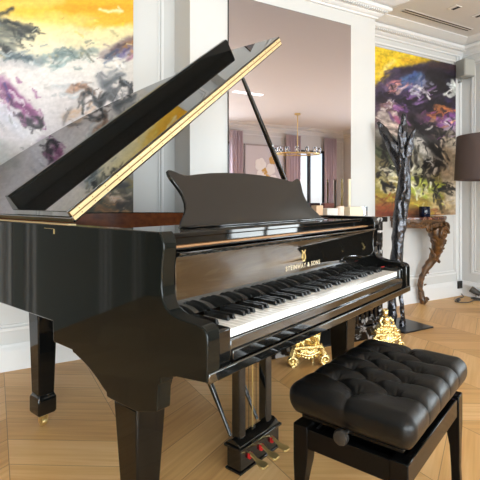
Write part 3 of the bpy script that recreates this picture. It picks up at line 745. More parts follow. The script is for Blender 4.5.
def piano_leg(cx, cy, ztop, wt, wb):
    l = leg_mesh(cx, cy, ztop, wt, wb, .158).build('leg', M['leg'], pn, bevel=.006)
    f = MB(); foot_block(f, cx, cy, .062, .162, wb*1.18); f.build('foot_block', BLK, l, bevel=.004)
    c = MB()
    c.lathe([(.016, .050), (.020, .054), (.020, .062)], (cx, cy, 0), 16)
    for sg in (-1, 1): c.box(cx+sg*.017-.002, cx+sg*.017+.002, cy-.012, cy+.008, .018, .052)
    c.box(cx-.019, cx+.019, cy-.012, cy+.008, .048, .053)
    c.lathe([(.008, -.013), (.0195, -.012), (.0205, 0), (.0195, .012), (.008, .013)], (cx, cy, .0205), 20, 'x')
    c.build('caster', M['brass'], l, smooth=40)
piano_leg(.265, 1.343, .68, .104, .076)
piano_leg(.058, .332, .49, .110, .076)
piano_leg(W_P-.058, .332, .49, .110, .076)
# brackets that carry the front legs (arched across the front)
for sg, x0 in ((1, .048), (-1, W_P-.048)):
    br = [(0, .63), (.17, .63), (.165, .60), (.15, .596), (.12, .578), (.095, .55), (.082, .515), (.078, .49), (0, .49)]
    m = MB(); m.prism(br, lambda p: (x0+sg*p[0], .275, p[1]), lambda p: (x0+sg*p[0], .395, p[1])); m.build('leg_bracket', BLK, pn, bevel=.004)

# ---- pedal lyre
m = MB()
m.box(.562, .838, .358, .440, .002, .012); m.box(.568, .832, .364, .434, .012, .095); m.box(.558, .842, .354, .444, .095, .106)
m.prism([(.362, .106), (.438, .106), (.425, .118), (.41, .128), (.39, .128), (.375, .118)], lambda p: (.566, p[0], p[1]), lambda p: (.834, p[0], p[1]))
ly = m.build('pedal_box', BLK, pn, bevel=.003)
for x in (.602, .782):
    m = MB(); m.box(x-.021, x+.021, .381, .421, .126, .63); m.build('lyre_post', BLK, pn, bevel=.004)
for x in (.602, .782):
    a = Vector((x, .445, .115)); b = Vector((x+.0, .79, .68))
    m = MB(); m.tube([a, a.lerp(b, .1), a.lerp(b, .28), a.lerp(b, .34), a.lerp(b, .6), b], [.007, .008, .0125, .0135, .011, .009], 10); m.build('lyre_brace', BLK, pn, smooth=40)
for x in (.672, .697, .722):
    m = MB(); m.tube([(x, .405, .10), (x, .405, .64)], .0012 if x != .697 else .003, 8); m.build('pedal_rod', M['brass'] if x == .697 else M['satin'], pn, smooth=40)
for x in (.622, .698, .774):
    pts = smooth_pts([(x, .38, .066), (x, .352, .064), (x, .332, .055), (x, .315, .047), (x, .297, .044), (x, .278, .041)], 5)
    n = len(pts); m = MB()
    prev = None
    for i, p in enumerate(pts):
        f = i/(n-1); hw = .0075 if f < .45 else .0075+.0125*math.sin(min(1, (f-.45)/.45)*PI/2)
        if f > .93: hw *= .72
        th = .004
        r = [m.bm.verts.new((p.x+sx*hw, p.y, p.z+sz*th)) for sx, sz in ((-1,-1),(1,-1),(1,1),(-1,1))]
        if prev:
            for k in range(4): m.bm.faces.new((prev[k], prev[(k+1)%4], r[(k+1)%4], r[k]))
        else: m.bm.faces.new(r[::-1])
        prev = r
    m.bm.faces.new(prev); pd = m.build('pedal', M['brass'], ly, bevel=.002)
    m = MB(); m.box(x-.009, x+.009, .352, .3635, .048, .053); m.box(x-.009, x-.006, .352, .3635, .053, .069); m.box(x+.006, x+.009, .352, .3635, .053, .069); m.build('pedal_felt', M['felt'], ly)

# =================================================================== PIANO BENCH
BX0, BX1, BY0, BY1 = .405, .978, -.340, .016
bn = thing('piano_bench', ((BX0+BX1)/2, (BY0+BY1)/2, 0), 'black lacquered piano bench with a deep buttoned leather cushion', 'bench')
HZ = .385
cxm, cym = (BX0+BX1)/2, (BY0+BY1)/2
m = MB()
m.box(BX0+.05, BX1-.05, BY0+.004, BY0+.026, HZ-.068, HZ-.006); m.build('apron', M['bench'], bn, bevel=.002)
m = MB(); m.box(BX0+.05, BX1-.05, BY1-.026, BY1-.004, HZ-.068, HZ-.006); m.build('apron', M['bench'], bn, bevel=.002)
m = MB(); m.box(BX0+.004, BX0+.026, BY0+.05, BY1-.05, HZ-.068, HZ-.006); m.build('apron', M['bench'], bn, bevel=.002)
m = MB(); m.box(BX1-.026, BX1-.004, BY0+.05, BY1-.05, HZ-.068, HZ-.006); m.build('apron', M['bench'], bn, bevel=.002)
for sx in (0, 1):
    for sy in (0, 1):
        x = BX0 if sx == 0 else BX1; y = BY0 if sy == 0 else BY1; dx = 1 if sx == 0 else -1; dy = 1 if sy == 0 else -1
        m = MB(); prev = None
        for z, w, o_ in ((HZ, .05, 0), (HZ-.09, .05, 0), (HZ-.115, .048, .0), (HZ-.15, .041, .001), (HZ-.19, .034, .002), (.12, .029, .003), (.07, .030, .001), (.045, .038, -.004), (.02, .040, -.006), (0, .034, -.003)):
            r = [m.bm.verts.new((x+dx*(o_+a*w), y+dy*(o_+b*w), z)) for a, b in ((0,0),(1,0),(1,1),(0,1))]
            if prev:
                for k in range(4): m.bm.faces.new((prev[k], prev[(k+1)%4], r[(k+1)%4], r[k]))
            else: m.bm.faces.new(r[::-1])
            prev = r
        m.bm.faces.new(prev[::-1]); m.build('leg', M['bench'], bn, smooth=25, bevel=.003)
# lift mechanism between frame and seat
m = MB(); m.box(BX0+.03, BX1-.03, BY0+.03, BY1-.03, HZ-.045, HZ-.035)
m.build('mechanism_tray', M['bench'], bn)
for y in (BY0+.05, BY1-.05):
    m = MB(); m.tube([(BX0+.06, y, HZ-.03), (BX1-.12, y, HZ+.024)], .004, 6); m.tube([(BX1-.06, y, HZ-.03), (BX0+.12, y, HZ+.024)], .004, 6); m.build('scissor_arm', M['steel'], bn)
m = MB(); m.box(BX0+.02, BX1-.02, BY0+.02, BY1-.02, HZ+.014, HZ+.026); m.build('seat_board', M['bench'], bn, bevel=.002)
for sx in (-1, 1):
    x = BX0-.003 if sx < 0 else BX1+.003
    m = MB(); m.lathe([(.006, sx*-.03), (.006, sx*.004), (.017, sx*.012), (.0215, sx*.016), (.0222, sx*.024), (.020, sx*.031), (.012, sx*.034)], (x-.004*(-sx), cym, HZ+.026), 28, 'x'); m.build('height_knob', M['knob'], bn, smooth=40)
# tufted cushion
hx, hy = (BX1-BX0)/2+.014, (BY1-BY0)/2+.014
HB = .102; z0c = HZ+.0265
rowA = [(x, s_*.094) for x in (-.160, -.052, .056, .164) for s_ in (-1, 1)]
rowM = [(x, 0.0) for x in (-.215, -.126, 0, .126, .215)]
rowM = [(-.212, 0.0), (-.106, 0), (.002, 0), (.110, 0), (.218, 0.0)]
btn = rowA+rowM
segs = []
for (x, y) in rowA:
    for (mx_, my_) in rowM:
        if abs(mx_-x) < .075: segs.append((x, y, mx_, my_, 1.0))
    segs.append((x, y, x, math.copysign(.30, y), .62))
for sx in (-1, 1): segs.append((.003+sx*.215, 0, sx*.45, 0, .62))
for x in (): pass
def cushion():
    NX, NY = 210, 140
    bm = bmesh.new(); grid = []
    R = .034                                 # edge radius
    ex_x = hx-R; ex_y = hy-R; arc = R*PI/2; drop = HB-R-.012
    LX = ex_x+arc+drop; LY = ex_y+arc+drop
    a = np.linspace(-1, 1, NX)*LX; b = np.linspace(-1, 1, NY)*LY
    for j in range(NY):
        row = []
        for i in range(NX):
            u, v = a[i], b[j]
            ou = max(0, abs(u)-ex_x); ov = max(0, abs(v)-ex_y)
            su, sv = math.copysign(1, u), math.copysign(1, v)
            e = max(ou, ov)
            # direction of overhang
            if e > 0:
                L = math.hypot(ou, ov); dx, dy = su*ou/L, sv*ov/L
                # squircle so corners are full
                if e < arc: h = R*math.sin(e/R); dz = R*(1-math.cos(e/R))
                else: h = R; dz = R+(e-arc)
                k = h
                px_, py_ = su*min(abs(u), ex_x)+dx*k, sv*min(abs(v), ex_y)+dy*k
            else: px_, py_, dz = u, v, 0; dx = dy = 0
            # pillow crown
            cr = .012*(1-(px_/hx)**2)*(1-(py_/hy)**2)
            # creases
            dcr = 0
            for (x0, y0, x1, y1, st) in segs:
                qx, qy = (px_, py_)
                # use unrolled coordinate for side seams
                qx = u if abs(u) > ex_x else px_; qy = v if abs(v) > ex_y else py_
                vx, vy = x1-x0, y1-y0; t_ = ((qx-x0)*vx+(qy-y0)*vy)/(vx*vx+vy*vy); t_ = min(1, max(0, t_))
                d = math.hypot(qx-x0-t_*vx, qy-y0-t_*vy)
                dcr = max(dcr, st*(.010*math.exp(-(d/.0045)**1.3)+.011*math.exp(-(d/.020)**1.6)))
            db = 0
            for (x0, y0) in btn:
                d = math.hypot(px_-x0, py_-y0)
                if e == 0 or d < .06: db = max(db, .020*math.exp(-(d/.012)**1.5)+.012*math.exp(-(d/.030)**1.5))
                # fine gathers radiating from each button
                if d < .05:
                    an = math.atan2(py_-y0, px_-x0); db += .0022*math.cos(an*9+x0*40)*math.exp(-((d-.018)/.012)**2)
            wr = .0012*mnoise.noise(Vector((px_*22, py_*22, dz*22)))
            dep = dcr+db
            sidef = min(1, e/arc) if e > 0 else 0
            # inward normal mixes down (top) and sideways (side)
            nz_ = math.cos(sidef*PI/2); nh = math.sin(sidef*PI/2)
            fade = 1 if e < arc else max(.25, 1-(e-arc)/drop*.8)
            dep *= (1-.62*sidef)*fade
            bul = .005*math.sin(min(1, max(0, (e-arc*.5)/(drop+arc*.5)))*PI) if e > 0 else 0
            if e >= arc: bul -= .012*((e-arc)/drop)**3
            X = px_-dx*dep*nh+dx*bul; Y = py_-dy*dep*nh+dy*bul
            Z = HB-dz+cr-dep*nz_+wr
            row.append(bm.verts.new((cxm+X, cym+Y, z0c+max(0, Z-.0))))
        grid.append(row)
    for j in range(NY-1):
        for i in range(NX-1):
            u = abs(a[i]+a[i+1])/2; v = abs(b[j]+b[j+1])/2
            bm.faces.new((grid[j][i], grid[j][i+1], grid[j+1][i+1], grid[j+1][i]))
    # close the bottom
    bnd = [grid[0][i] for i in range(NX)]+[grid[j][NX-1] for j in range(1, NY)]+[grid[NY-1][i] for i in range(NX-2, -1, -1)]+[grid[j][0] for j in range(NY-2, 0, -1)]
    c = bm.verts.new((cxm, cym, z0c))
    for i in range(len(bnd)): bm.faces.new((bnd[(i+1) % len(bnd)], bnd[i], c))
    return bm
mm = MB(); mm.bm.free(); mm.bm = cushion(); cs = mm.build('cushion', M['leather'], bn, smooth=80)
for (x, y) in btn:
    cr = .012*(1-(x/hx)**2)*(1-(y/hy)**2)
    m = MB(); m.ball((cxm+x, cym+y, z0c+HB+cr-.0385), .0075, 2, (1, 1, .6)); m.build('button', M['leatherb'], cs, smooth=60)

# =================================================================== FIREPLACE
fp_ = thing('fireplace', RW(2.4955, .30, 0), 'black and white marble fireplace surround standing behind the piano', 'fireplace', -ANG)
def fbx(m, s0, s1, n0, n1, z0, z1): m.box(s0-2.4955, s1-2.4955, -(n1-.30), -(n0-.30), z0, z1); return m
m = MB(); fbx(m, 1.848, 3.143, .301, .668, .905, .945); m.build('mantel_shelf', M['marble'], fp_, world=False, bevel=.006)
m = MB(); fbx(m, 1.88, 3.118, .301, .64, .74, .905); m.build('frieze', M['marble'], fp_, world=False, bevel=.004)
for s0 in (1.875, 2.803):
    m = MB(); fbx(m, s0, s0+.32, .301, .635, .10, .74)
    for k in range(6): fbx(m, s0+.022+k*.048, s0+.022+k*.048+.030, .635, .652, .13, .72)
    fbx(m, s0-.004, s0+.324, .301, .658, 0, .10)
    m.build('jamb', M['marble'], fp_, world=False, bevel=.004)
m = MB(); fbx(m, 2.196, 2.802, .301, .33, 0, .74); m.build('firebox', M['soot'], fp_, world=False)
m = MB(); fbx(m, 2.20, 2.798, .34, .635, 0, .012); m.build('hearth', M['soot'], fp_, world=False)

# objects on the mantel
def on_mantel(s, n): return RW(s, n, .9455)
def mant_box(name, s, n, w, h, dpt_, material, label, cat, bevel=.003):
    m = MB(); m.box(-w/2, w/2, -dpt_/2, dpt_/2, 0, h); o = m.build(name, material, bevel=bevel, label=label, cat=cat); o.location = on_mantel(s, n); o.rotation_euler = (0, 0, -ANG); return o
mant_box('candle', 2.60, .46, .066, .092, .066, M['peach'], 'square peach candle at the left end of the mantel row', 'candle')
mant_box('glass_box', 2.70, .49, .108, .070, .07, M['whiteglass'], 'low frosted glass box on the mantel between peach and pink candles', 'box')
mant_box('leather_case', 2.755, .40, .10, .108, .045, M['redbrown'], 'small red-brown case standing behind the frosted glass box', 'case')
m = MB(); m.lathe([(.0305, 0), (.0315, .002), (.0315, .082), (.030, .085)], (0, 0, 0), 28)
o = m.build('candle', M['pink'], smooth=40, label='round pale pink pillar candle on the mantel beside the beige box', cat='candle'); o.location = on_mantel(2.815, .48)
mant_box('candle_box', 2.945, .49, .138, .078, .075, M['wax'], 'wide cream box candle on the mantel in front of two tall tapers', 'candle')
def taper(s, n, material, r, h, label):
    t = thing('taper_candle', on_mantel(s, n), label, 'candle')
    m = MB(); m.lathe([(r*2.2, 0), (r*2.2, .006), (r*1.1, .010), (r*1.1, .02), (r, .021), (r, h), (r*.3, h+.004)], (0, 0, 0), 18); m.build('taper', material, t, smooth=40, world=False)
    m = MB(); m.tube([(0, 0, h), (0, .001, h+.012)], .0009, 5); m.build('wick', M['slot'], t, world=False)
taper(2.905, .40, M['waxdark'], .0085, .305, 'thin dark bronze taper candle standing on the mantel, left of the cream one')
taper(2.985, .40, M['wax'], .0125, .305, 'thicker cream taper candle standing at the right of the mantel')
t = thing('glass_tumbler', on_mantel(3.075, .47), 'small clear glass candle cup at the right end of the mantel', 'glass')
m = MB(); m.lathe([(.030, 0), (.034, .004), (.036, .078), (.033, .078), (.031, .008), (.001, .008)], (0, 0, 0), 24); m.build('glass_wall', M['crystal'], t, smooth=40, world=False)
m = MB(); m.lathe([(.029, .009), (.031, .045), (.002, .046)], (0, 0, 0), 20); m.build('wax_fill', M['pink'], t, smooth=40, world=False)

# =================================================================== GILT ANDIRONS
def scroll(m, c, r, turns, w, ax_s, ax_z=1, r0=.012, start=0, depth=(0, 1, 0)):
    pts = []; rad = []
    N = int(26*turns)
    for i in range(N+1):
        f = i/N; a = start+f*turns*2*PI; rr = r*(1-.82*f)
        pts.append((c[0]+ax_s*rr*math.cos(a), c[1], c[2]+ax_z*rr*math.sin(a))); rad.append(w*(1-.55*f))
    m.tube(pts, rad, 8)
    m.ball(c, r*.24, 1, (1, 1.3, 1))
def andiron(loc, rz, label, kind):
    random.seed(5+kind)
    t = thing('gilt_andiron', loc, label, 'andiron', rz, 'gilt andirons before the fireplace')
    m = MB()
    if kind == 0: Wd, H = .118, .215
    else: Wd, H = .115, .130
    # scrolled feet
    for sg in (-1, 1):
        scroll(m, (sg*(Wd-.002), -.01, .034), .031, 1.6, .0105, -sg, 1, start=-PI/2)
        m.tube(smooth_pts([(sg*(Wd-.01), -.005, .064), (sg*(Wd-.022), 0, .09), (sg*(Wd-.04), 0, .115), (sg*(Wd-.055), 0, .128)], 5), [.014]*16, 8)
        m.tube([(sg*(Wd-.01), -.01, 0), (sg*(Wd-.008), -.01, .012)], .016, 10)
        m.tube([(sg*.05, .045, 0), (sg*.052, .04, .05), (sg*.045, .03, .10)], [.012, .010, .012], 8)
    # apron shell and swags between the feet
    for i in range(9):
        a = PI*(i/8); m.tube([(0, -.012, .105), (.052*math.cos(a)*1.2, -.022, .105-.050*math.sin(a)-.006)], [.006, .0115], 7)
    m.tube(smooth_pts([(-Wd+.012, -.01, .10), (-.06, -.02, .082), (0, -.028, .072), (.06, -.02, .082), (Wd-.012, -.01, .10)], 6), .010, 8)
    if kind == 0:
        m.prism([(-.085, .062), (-.04, .052), (0, .046), (.04, .052), (.085, .062), (.092, .12), (-.092, .12)], lambda p: (p[0], -.004, p[1]), lambda p: (p[0], .03, p[1]))
        for i in range(40):
            x = random.uniform(-.088, .088); z = random.uniform(.052, .118); r = random.uniform(.009, .016); a = random.uniform(0, PI)
            m.tube([(x, -.004, z), (x+r*1.1*math.cos(a), -.024, z+r*1.1*math.sin(a)), (x+r*1.9*math.cos(a), -.010, z+r*1.9*math.sin(a))], [r*.45, r*.75, r*.2], 6)
        for sg in (-1, 1):
            scroll(m, (sg*(Wd-.004), -.024, .036), .034, 1.5, .014, -sg, 1, start=-PI/2)
            m.tube([(sg*(Wd-.01), -.01, .06), (sg*(Wd-.028), -.01, .11)], .024, 10)
    m.build('scroll_base', M['gold'], t, smooth=60, world=False)
    m = MB()
    m.prism([(-Wd+.02, .112), (Wd-.02, .112), (Wd-.016, .122), (Wd-.03, .132), (-Wd+.03, .132), (-Wd+.016, .122)], lambda p: (p[0], -.03, p[1]), lambda p: (p[0], .045, p[1]))
    m.build('plinth', M['gold'], t, bevel=.004, world=False)
    m = MB()
    if kind == 0:
        # pierced panel crowded with leaves and scrolls
        m.prism([(-.082, .132), (.082, .132), (.088, .20), (.080, .30), (-.060, .30), (-.078, .22)], lambda p: (p[0], .0, p[1]), lambda p: (p[0], .03, p[1]))
        for (x, z, r) in ((-.05, .17, .028), (.05, .17, .028), (-.02, .225, .026), (.045, .24, .024), (-.05, .262, .02)):
            scroll(m, (x, -.008, z), r, 1.4, .008, 1 if x < 0 else -1, 1, start=random.uniform(0, 6))
        for i in range(64):
            x = random.uniform(-.085, .085); z = random.uniform(.136, .30); r = random.uniform(.009, .018)
            a = random.uniform(-PI, PI); m.tube([(x, .002, z), (x+r*1.2*math.cos(a), -.032, z+r*1.2*math.sin(a)), (x+r*2.2*math.cos(a), -.006, z+r*2.2*math.sin(a))], [r*.4, r*.62, r*.12], 6)
        m.build('leaf_panel', M['gold'], t, smooth=60, world=False)
    else:
        # seated putto-like garland figure on a drapery mound
        m.prism([(-.085, .132), (.09, .132), (.075, .16), (.05, .185), (-.045, .19), (-.07, .16)], lambda p: (p[0], -.02, p[1]), lambda p: (p[0], .035, p[1]))
        for i in range(34):
            x = random.uniform(-.085, .09); z = .135+random.random()*.07*(1-abs(x)/.13); r = random.uniform(.009, .018)
            m.ball((x, -.018+random.uniform(-.008, .012), z), r, 1, (1.2, .8, 1))
        for sg in (-1, 1):
            m.tube(smooth_pts([(sg*.03, 0, .17), (sg*.055, -.01, .155), (sg*.088, -.015, .13)], 5), [.017]*5+[.012]*5+[.008], 8)
        m.build('drapery_mound', M['gold'], t, smooth=60, world=False)
        m = MB()
        m.tube(smooth_pts([(0, .0, .175), (.004, -.004, .20), (-.004, 0, .228), (-.008, 0, .245)], 5), [.028]*4+[.026]*4+[.030]*4+[.026]*3+[.014], 12)
        m.tube(smooth_pts([(.022, 0, .238), (.045, -.01, .215), (.052, -.012, .188)], 5), [.012]*6+[.008]*5, 8)
        m.tube(smooth_pts([(-.03, 0, .238), (-.050, -.008, .215), (-.040, -.02, .19)], 5), [.012]*6+[.008]*5, 8)
        m.tube(smooth_pts([(.018, -.005, .18), (.05, -.02, .178), (.056, -.02, .15)], 5), [.017]*6+[.010]*5, 8)
        m.ball((-.008, -.002, .274), .022, 2, (1, 1.05, 1.1))
        for i in range(14):
            a = i*2.4; m.ball((-.008+.017*math.cos(a), .002+.015*math.sin(a), .286+.006*math.sin(i*1.7)), .008, 1)
        m.build('figure', M['gold'], t, smooth=60, world=False)
    return t
andiron((1.745, .765, 0), math.radians(-40), 'gilt scrolled andiron with leafy panel on the floor beside the piano front leg', 0)
andiron((2.335, .470, 0), math.radians(-40), 'gilt andiron with a small seated figure, on the floor right of the piano leg', 1)

# =================================================================== BRONZE TREE SCULPTURE
fxv = Vector((math.sin(YAW), math.cos(YAW), 0)); rtv = Vector((math.cos(YAW), -math.sin(YAW), 0))
def tp(px, py, dep):   # lay out the trunk's path in space at its real distance
    return Vector((CX, CY, 0)) + fxv*dep + rtv*((px-240)/FPX*dep) + Vector((0, 0, CH+(HOR-py)/FPX*dep))
base_c = tp(399, 329.0, 3.76)
sc_ = thing('bronze_sculpture', (base_c.x, base_c.y, 0), 'tall dark bronze tree-like sculpture on a black square floor plate', 'sculpture')
m = MB()
pl = [RW(3.26, .36), RW(3.645, .36), RW(3.65, .70), RW(3.30, .70)]
m.prism([(p.x, p.y) for p in pl], lambda p: (p[0], p[1], 0), lambda p: (p[0], p[1], .012)); m.build('base_plate', M['plateblk'], sc_, bevel=.002)
def trunk(pts, name, seed, seg=14):
    P = smooth_pts([tuple(tp(x, y, d)) + (r,) if False else Vector((*tp(x, y, d), r)) for x, y, d, r in pts], 10)
    m = MB(); m.tube([Vector(p[:3]) for p in P], [p[3] for p in P], seg)
    for v in m.bm.verts:
        n1 = mnoise.noise(Vector((v.co.x*14+seed, v.co.y*14, v.co.z*5)))
        n2 = mnoise.noise(Vector((v.co.x*45+seed, v.co.y*45, v.co.z*16)))
        d_ = Vector((mnoise.noise(v.co*9+Vector((seed, 0, 0))), mnoise.noise(v.co*9+Vector((0, seed, 3))), 0))
        v.co += d_*.010+Vector((1, 1, 0))*(n1*.012+n2*.012)
    m.build(name, M['bronze'], sc_, smooth=70)
trunk([(391,325.6,3.80,.036),(391,316,3.80,.046),(391.5,300,3.80,.034),(393,282,3.79,.038),(396.5,262,3.78,.047),(398,240,3.77,.052),(399.5,220,3.76,.052),(401.5,200,3.76,.050),(403,182,3.75,.046),(403.5,165,3.75,.040),(403.5,150,3.74,.036),(403.5,132,3.73,.032),(403.3,116,3.73,.020),(403.2,113.5,3.73,.008)], 'main_trunk', 1)
trunk([(402.8,326.5,3.74,.026),(402.5,318,3.74,.024),(401.5,303,3.74,.020),(399.5,287,3.75,.022),(397.5,270,3.76,.034),(398,242,3.75,.040),(403,222,3.73,.030),(406,200,3.72,.030),(407,180,3.72,.030),(406.5,164,3.71,.032),(408,150,3.71,.034),(411,139,3.71,.028),(414.5,129,3.71,.012)], 'second_trunk', 5)
trunk([(402,176,3.76,.034),(399.5,162,3.77,.050),(395,150,3.78,.054),(389,140,3.80,.046),(382.5,130,3.82,.034),(377.5,122.0,3.83,.014)], 'left_bough', 9)
trunk([(404,158,3.70,.024),(400,140,3.70,.022),(399,128,3.70,.014),(398.5,124,3.70,.006)], 'inner_shoot', 13, 10)

# =================================================================== CONSOLE TABLE
ct = thing('console_table', RW(4.21, 0, 0), 'carved walnut wall console with a red-brown marble top and curved leg', 'console table', -ANG)
def cp(s, n, z): return Vector((s-4.21, -n, z))
tops = smooth_pts([(3.90, .002), (3.885, .10), (3.90, .20), (3.98, .24), (4.06, .27), (4.21, .29), (4.36, .27), (4.44, .24), (4.51, .20), (4.525, .10), (4.51, .002)], 5)
m = MB(); m.prism([(p[0], p[1]) for p in tops], lambda p: cp(p[0], p[1], .883), lambda p: cp(p[0], p[1], .911)); m.build('marble_top', M['redmarble'], ct, world=False, bevel=.006)
m = MB()
ins = [((p[0]-4.21)*.94+4.21, max(.002, p[1]*.92)) for p in tops]
m.prism(ins, lambda p: cp(p[0], p[1], .80), lambda p: cp(p[0], p[1], .8828))
ins2 = [((p[0]-4.21)*.99+4.21, max(.002, p[1]*.98)) for p in tops]
m.prism(ins2, lambda p: cp(p[0], p[1], .868), lambda p: cp(p[0], p[1], .8828))
random.seed(11)
for i in range(60):
    f = i/59; q = ins[min(len(ins)-1, int(f*(len(ins)-1)))]
    if q[1] < .03: continue
    for zz in (.82, .845):
        m.ball(cp(q[0], q[1]+.004, zz+random.uniform(-.008, .008)), random.uniform(.010, .017), 1, (1, .7, 1))
m.build('carved_frieze', M['carved'], ct, world=False, smooth=50)
m = MB()
path = [(4.27, .235, .80, .070), (4.30, .24, .74, .082), (4.325, .235, .67, .070), (4.345, .215, .60, .056), (4.365, .18, .53, .050), (4.36, .145, .46, .044), (4.31, .115, .38, .034), (4.275, .095, .30, .028), (4.26, .08, .22, .026), (4.262, .075, .14, .026), (4.275, .08, .08, .030), (4.285, .09, .035, .034), (4.285, .09, .004, .026)]
P = smooth_pts([Vector((p[0]-4.21, -p[1], p[2], p[3])) for p in path], 6)
m.tube([Vector(p[:3]) for p in P], [p[3] for p in P], 14)
for v in m.bm.verts: v.co += Vector((1, -1, 0))*.010*mnoise.noise(v.co*28)
# volutes, leaves
def sc2(c, r, w_, sgn, st=0):
    pts = []; rad = []
    for i in range(34):
        f = i/33; a = st+f*1.5*2*PI; rr = r*(1-.8*f); pts.append(c+Vector((sgn*rr*math.cos(a), 0, rr*math.sin(a)))); rad.append(w_*(1-.5*f))
    m.tube(pts, rad, 8); m.ball(c, r*.3, 1)
sc2(cp(4.30, .325, .745), .066, .018, 1); sc2(cp(4.42, .26, .795), .050, .016, -1, 1)
sc2(cp(4.17, .26, .80), .044, .014, 1, 2); sc2(cp(4.30, .12, .045), .030, .011, 1)
for (s, n, z, a, L, r) in ((4.26, .25, .66, 2.6, .06, .022), (4.38, .24, .66, .5, .06, .022), (4.30, .19, .54, 2.3, .075, .018), (4.32, .2, .50, 2.0, .05, .018), (4.42, .16, .46, -.9, .05, .020), (4.40, .18, .58, -.4, .05, .018), (4.29, .10, .20, .3, .035, .010), (4.30, .12, .34, -.6, .04, .014), (4.24, .10, .12, 2.6, .03, .010), (4.32, .27, .60, 1.2, .06, .024), (4.37, .26, .73, .2, .05, .024)):
    q = cp(s, n, z); m.tube([q, q+Vector((math.cos(a)*L*.5, -.01, math.sin(a)*L*.6)), q+Vector((math.cos(a)*L, 0, math.sin(a)*L))], [r, r*.8, r*.15], 8)
for i in range(26):
    f = i/25; q = P[int(f*(len(P)-20))]; m.ball(Vector(q[:3])+Vector((random.uniform(-.7, .7)*q[3], -q[3]*.85, 0)), q[3]*.28, 1)
m.build('carved_leg', M['carved'], ct, world=False, smooth=60)
t = thing('blue_glass_jar', RW(4.235, .15, .9112), 'dark blue glass jar candle standing on the marble console top', 'jar', -ANG)
m = MB(); m.lathe([(.050, 0), (.054, .006), (.054, .095), (.050, .100), (.048, .095), (.002, .09)], (0, 0, 0), 28); m.build('jar_body', M['blueglass'], t, smooth=40, world=False)
m = MB(); m.lathe([(.046, .0905), (.030, .0925), (.001, .0925)], (0, 0, 0), 20); m.build('jar_wax', M['wax'], t, smooth=40, world=False)

# =================================================================== SPEAKER, OUTLET, CORDS
t = thing('wall_speaker', RW(4.955, .105, 2.43), 'small grey box loudspeaker mounted high in the corner under the cornice', 'speaker', -ANG-math.radians(12))
m = MB(); m.box(-.072, .075, -.07, .06, .0, .19); m.build('cabinet', M['speaker'], t, world=False, bevel=.012, seg=3)
m = MB(); m.box(-.063, .066, -.0745, -.0705, .01, .18); m.build('grille', M['speakerg'], t, world=False, bevel=.002)
m = MB(); m.tube([(0, .05, .0), (0, .05, -.03), (0, .09, -.03)], .012, 10); m.build('wall_bracket', M['speaker'], t, world=False, smooth=40)
t = thing('wall_outlet', RW(4.98, .0, .085), 'black square wall outlet just above the floor near the corner', 'outlet', -ANG)
m = MB(); m.box(-.038, .038, -.036, -.0225, 0, .085); m.build('cover_plate', M['outlet'], t, world=False, bevel=.003)
m = MB(); m.lathe([(.021, -.0365), (.019, -.030)], (0, 0, .0425), 20, 'y'); m.build('socket', M['slot'], t, world=False)
# cords and small plug-in parts on the floor in the corner
cpts = smooth_pts([RW(4.97, .05, .03), RW(4.95, .09, .006), RW(4.80, .12, .006), RW(4.66, .20, .006), RW(4.74, .28, .006), RW(4.90, .26, .006), RW(5.00, .36, .006), RW(4.95, .52, .006)], 8)
m = MB(); m.tube(cpts, .005, 8); centre(m.build('power_cord', M['cord'], smooth=60, label='thin dark power cord lying in loops on the floor below the outlet', cat='cord'))
t = thing('cord_switch', RW(4.70, .205, .0065), 'small dark inline switch on the floor at the left of the cords', 'switch', -ANG+.4)
m = MB(); m.box(-.04, .04, -.014, .014, 0, .022); m.build('switch_body', M['cord'], t, world=False, bevel=.006)
m = MB(); m.box(-.010, .010, -.007, .007, .0222, .026); m.build('rocker', M['outlet'], t, world=False, bevel=.002)
def spot(s, n, rz, label, k=1.0):
    t = thing('floor_spotlight', RW(s, n, 0), label, 'spotlight', rz, 'small dark floor spotlights')
    m = MB(); m.lathe([(.045*k, 0), (.045*k, .008), (.012, .012)], (0, 0, 0), 20); m.build('base', M['cord'], t, smooth=40, world=False)
    m = MB(); m.tube([(0, 0, .011), (0, 0, .05*k)], .006, 8); m.build('stem', M['steel'], t, world=False)
    m = MB(); m.tube([(-.035*k, 0, .045*k), (.0, 0, .065*k), (.045*k, 0, .09*k)], [.020*k, .027*k, .030*k], 16); m.build('lamp_head', M['cord'], t, smooth=40, world=False)
spot(4.95, .36, .4, 'small dark floor spotlight among the cords in the corner, left of the larger one')
spot(5.00, .205, 1.6, 'larger dark floor spotlight in the corner at the picture edge', 1.15)

# =================================================================== FLOOR LAMP
lpos = Vector((CX, CY, 0))+fxv*4.12+rtv*((493-240)/FPX*4.12)
t = thing('floor_lamp', (lpos.x, lpos.y, 0), 'floor lamp with a large dark brown drum shade at the right edge', 'floor lamp')
zb, zt_ = 1.265, 1.68
m = MB(); m.lathe([(.328, zb), (.308, zt_), (.306, zt_), (.326, zb)], (0, 0, 0), 64); bmesh.ops.delete(m.bm, geom=[f for f in m.bm.faces if len(f.verts) > 4], context='FACES_ONLY')
o = m.build('lamp_shade', M['shade'], t, smooth=40, world=False)
m = MB(); m.lathe([(.095, 0), (.095, .015), (.09, .022), (.015, .026)], (0, 0, 0), 32); m.build('base', M['pole'], t, smooth=40, world=False)
m = MB(); m.tube([(0, 0, .024), (0, 0, 1.55)], .011, 12); m.build('pole', M['pole'], t, smooth=40, world=False)
m = MB(); m.ball((0, 0, 1.44), .035, 2, (1, 1, 1.2)); m.build('bulb', M['whiteglass'], t, smooth=40, world=False)
m = MB()
for k in range(3):
    a = k*2*PI/3+.3; m.tube([(.011*math.cos(a), .011*math.sin(a), 1.545), (.306*math.cos(a), .306*math.sin(a), zt_-.012)], .003, 6)
m.build('shade_spider', M['pole'], t, world=False)

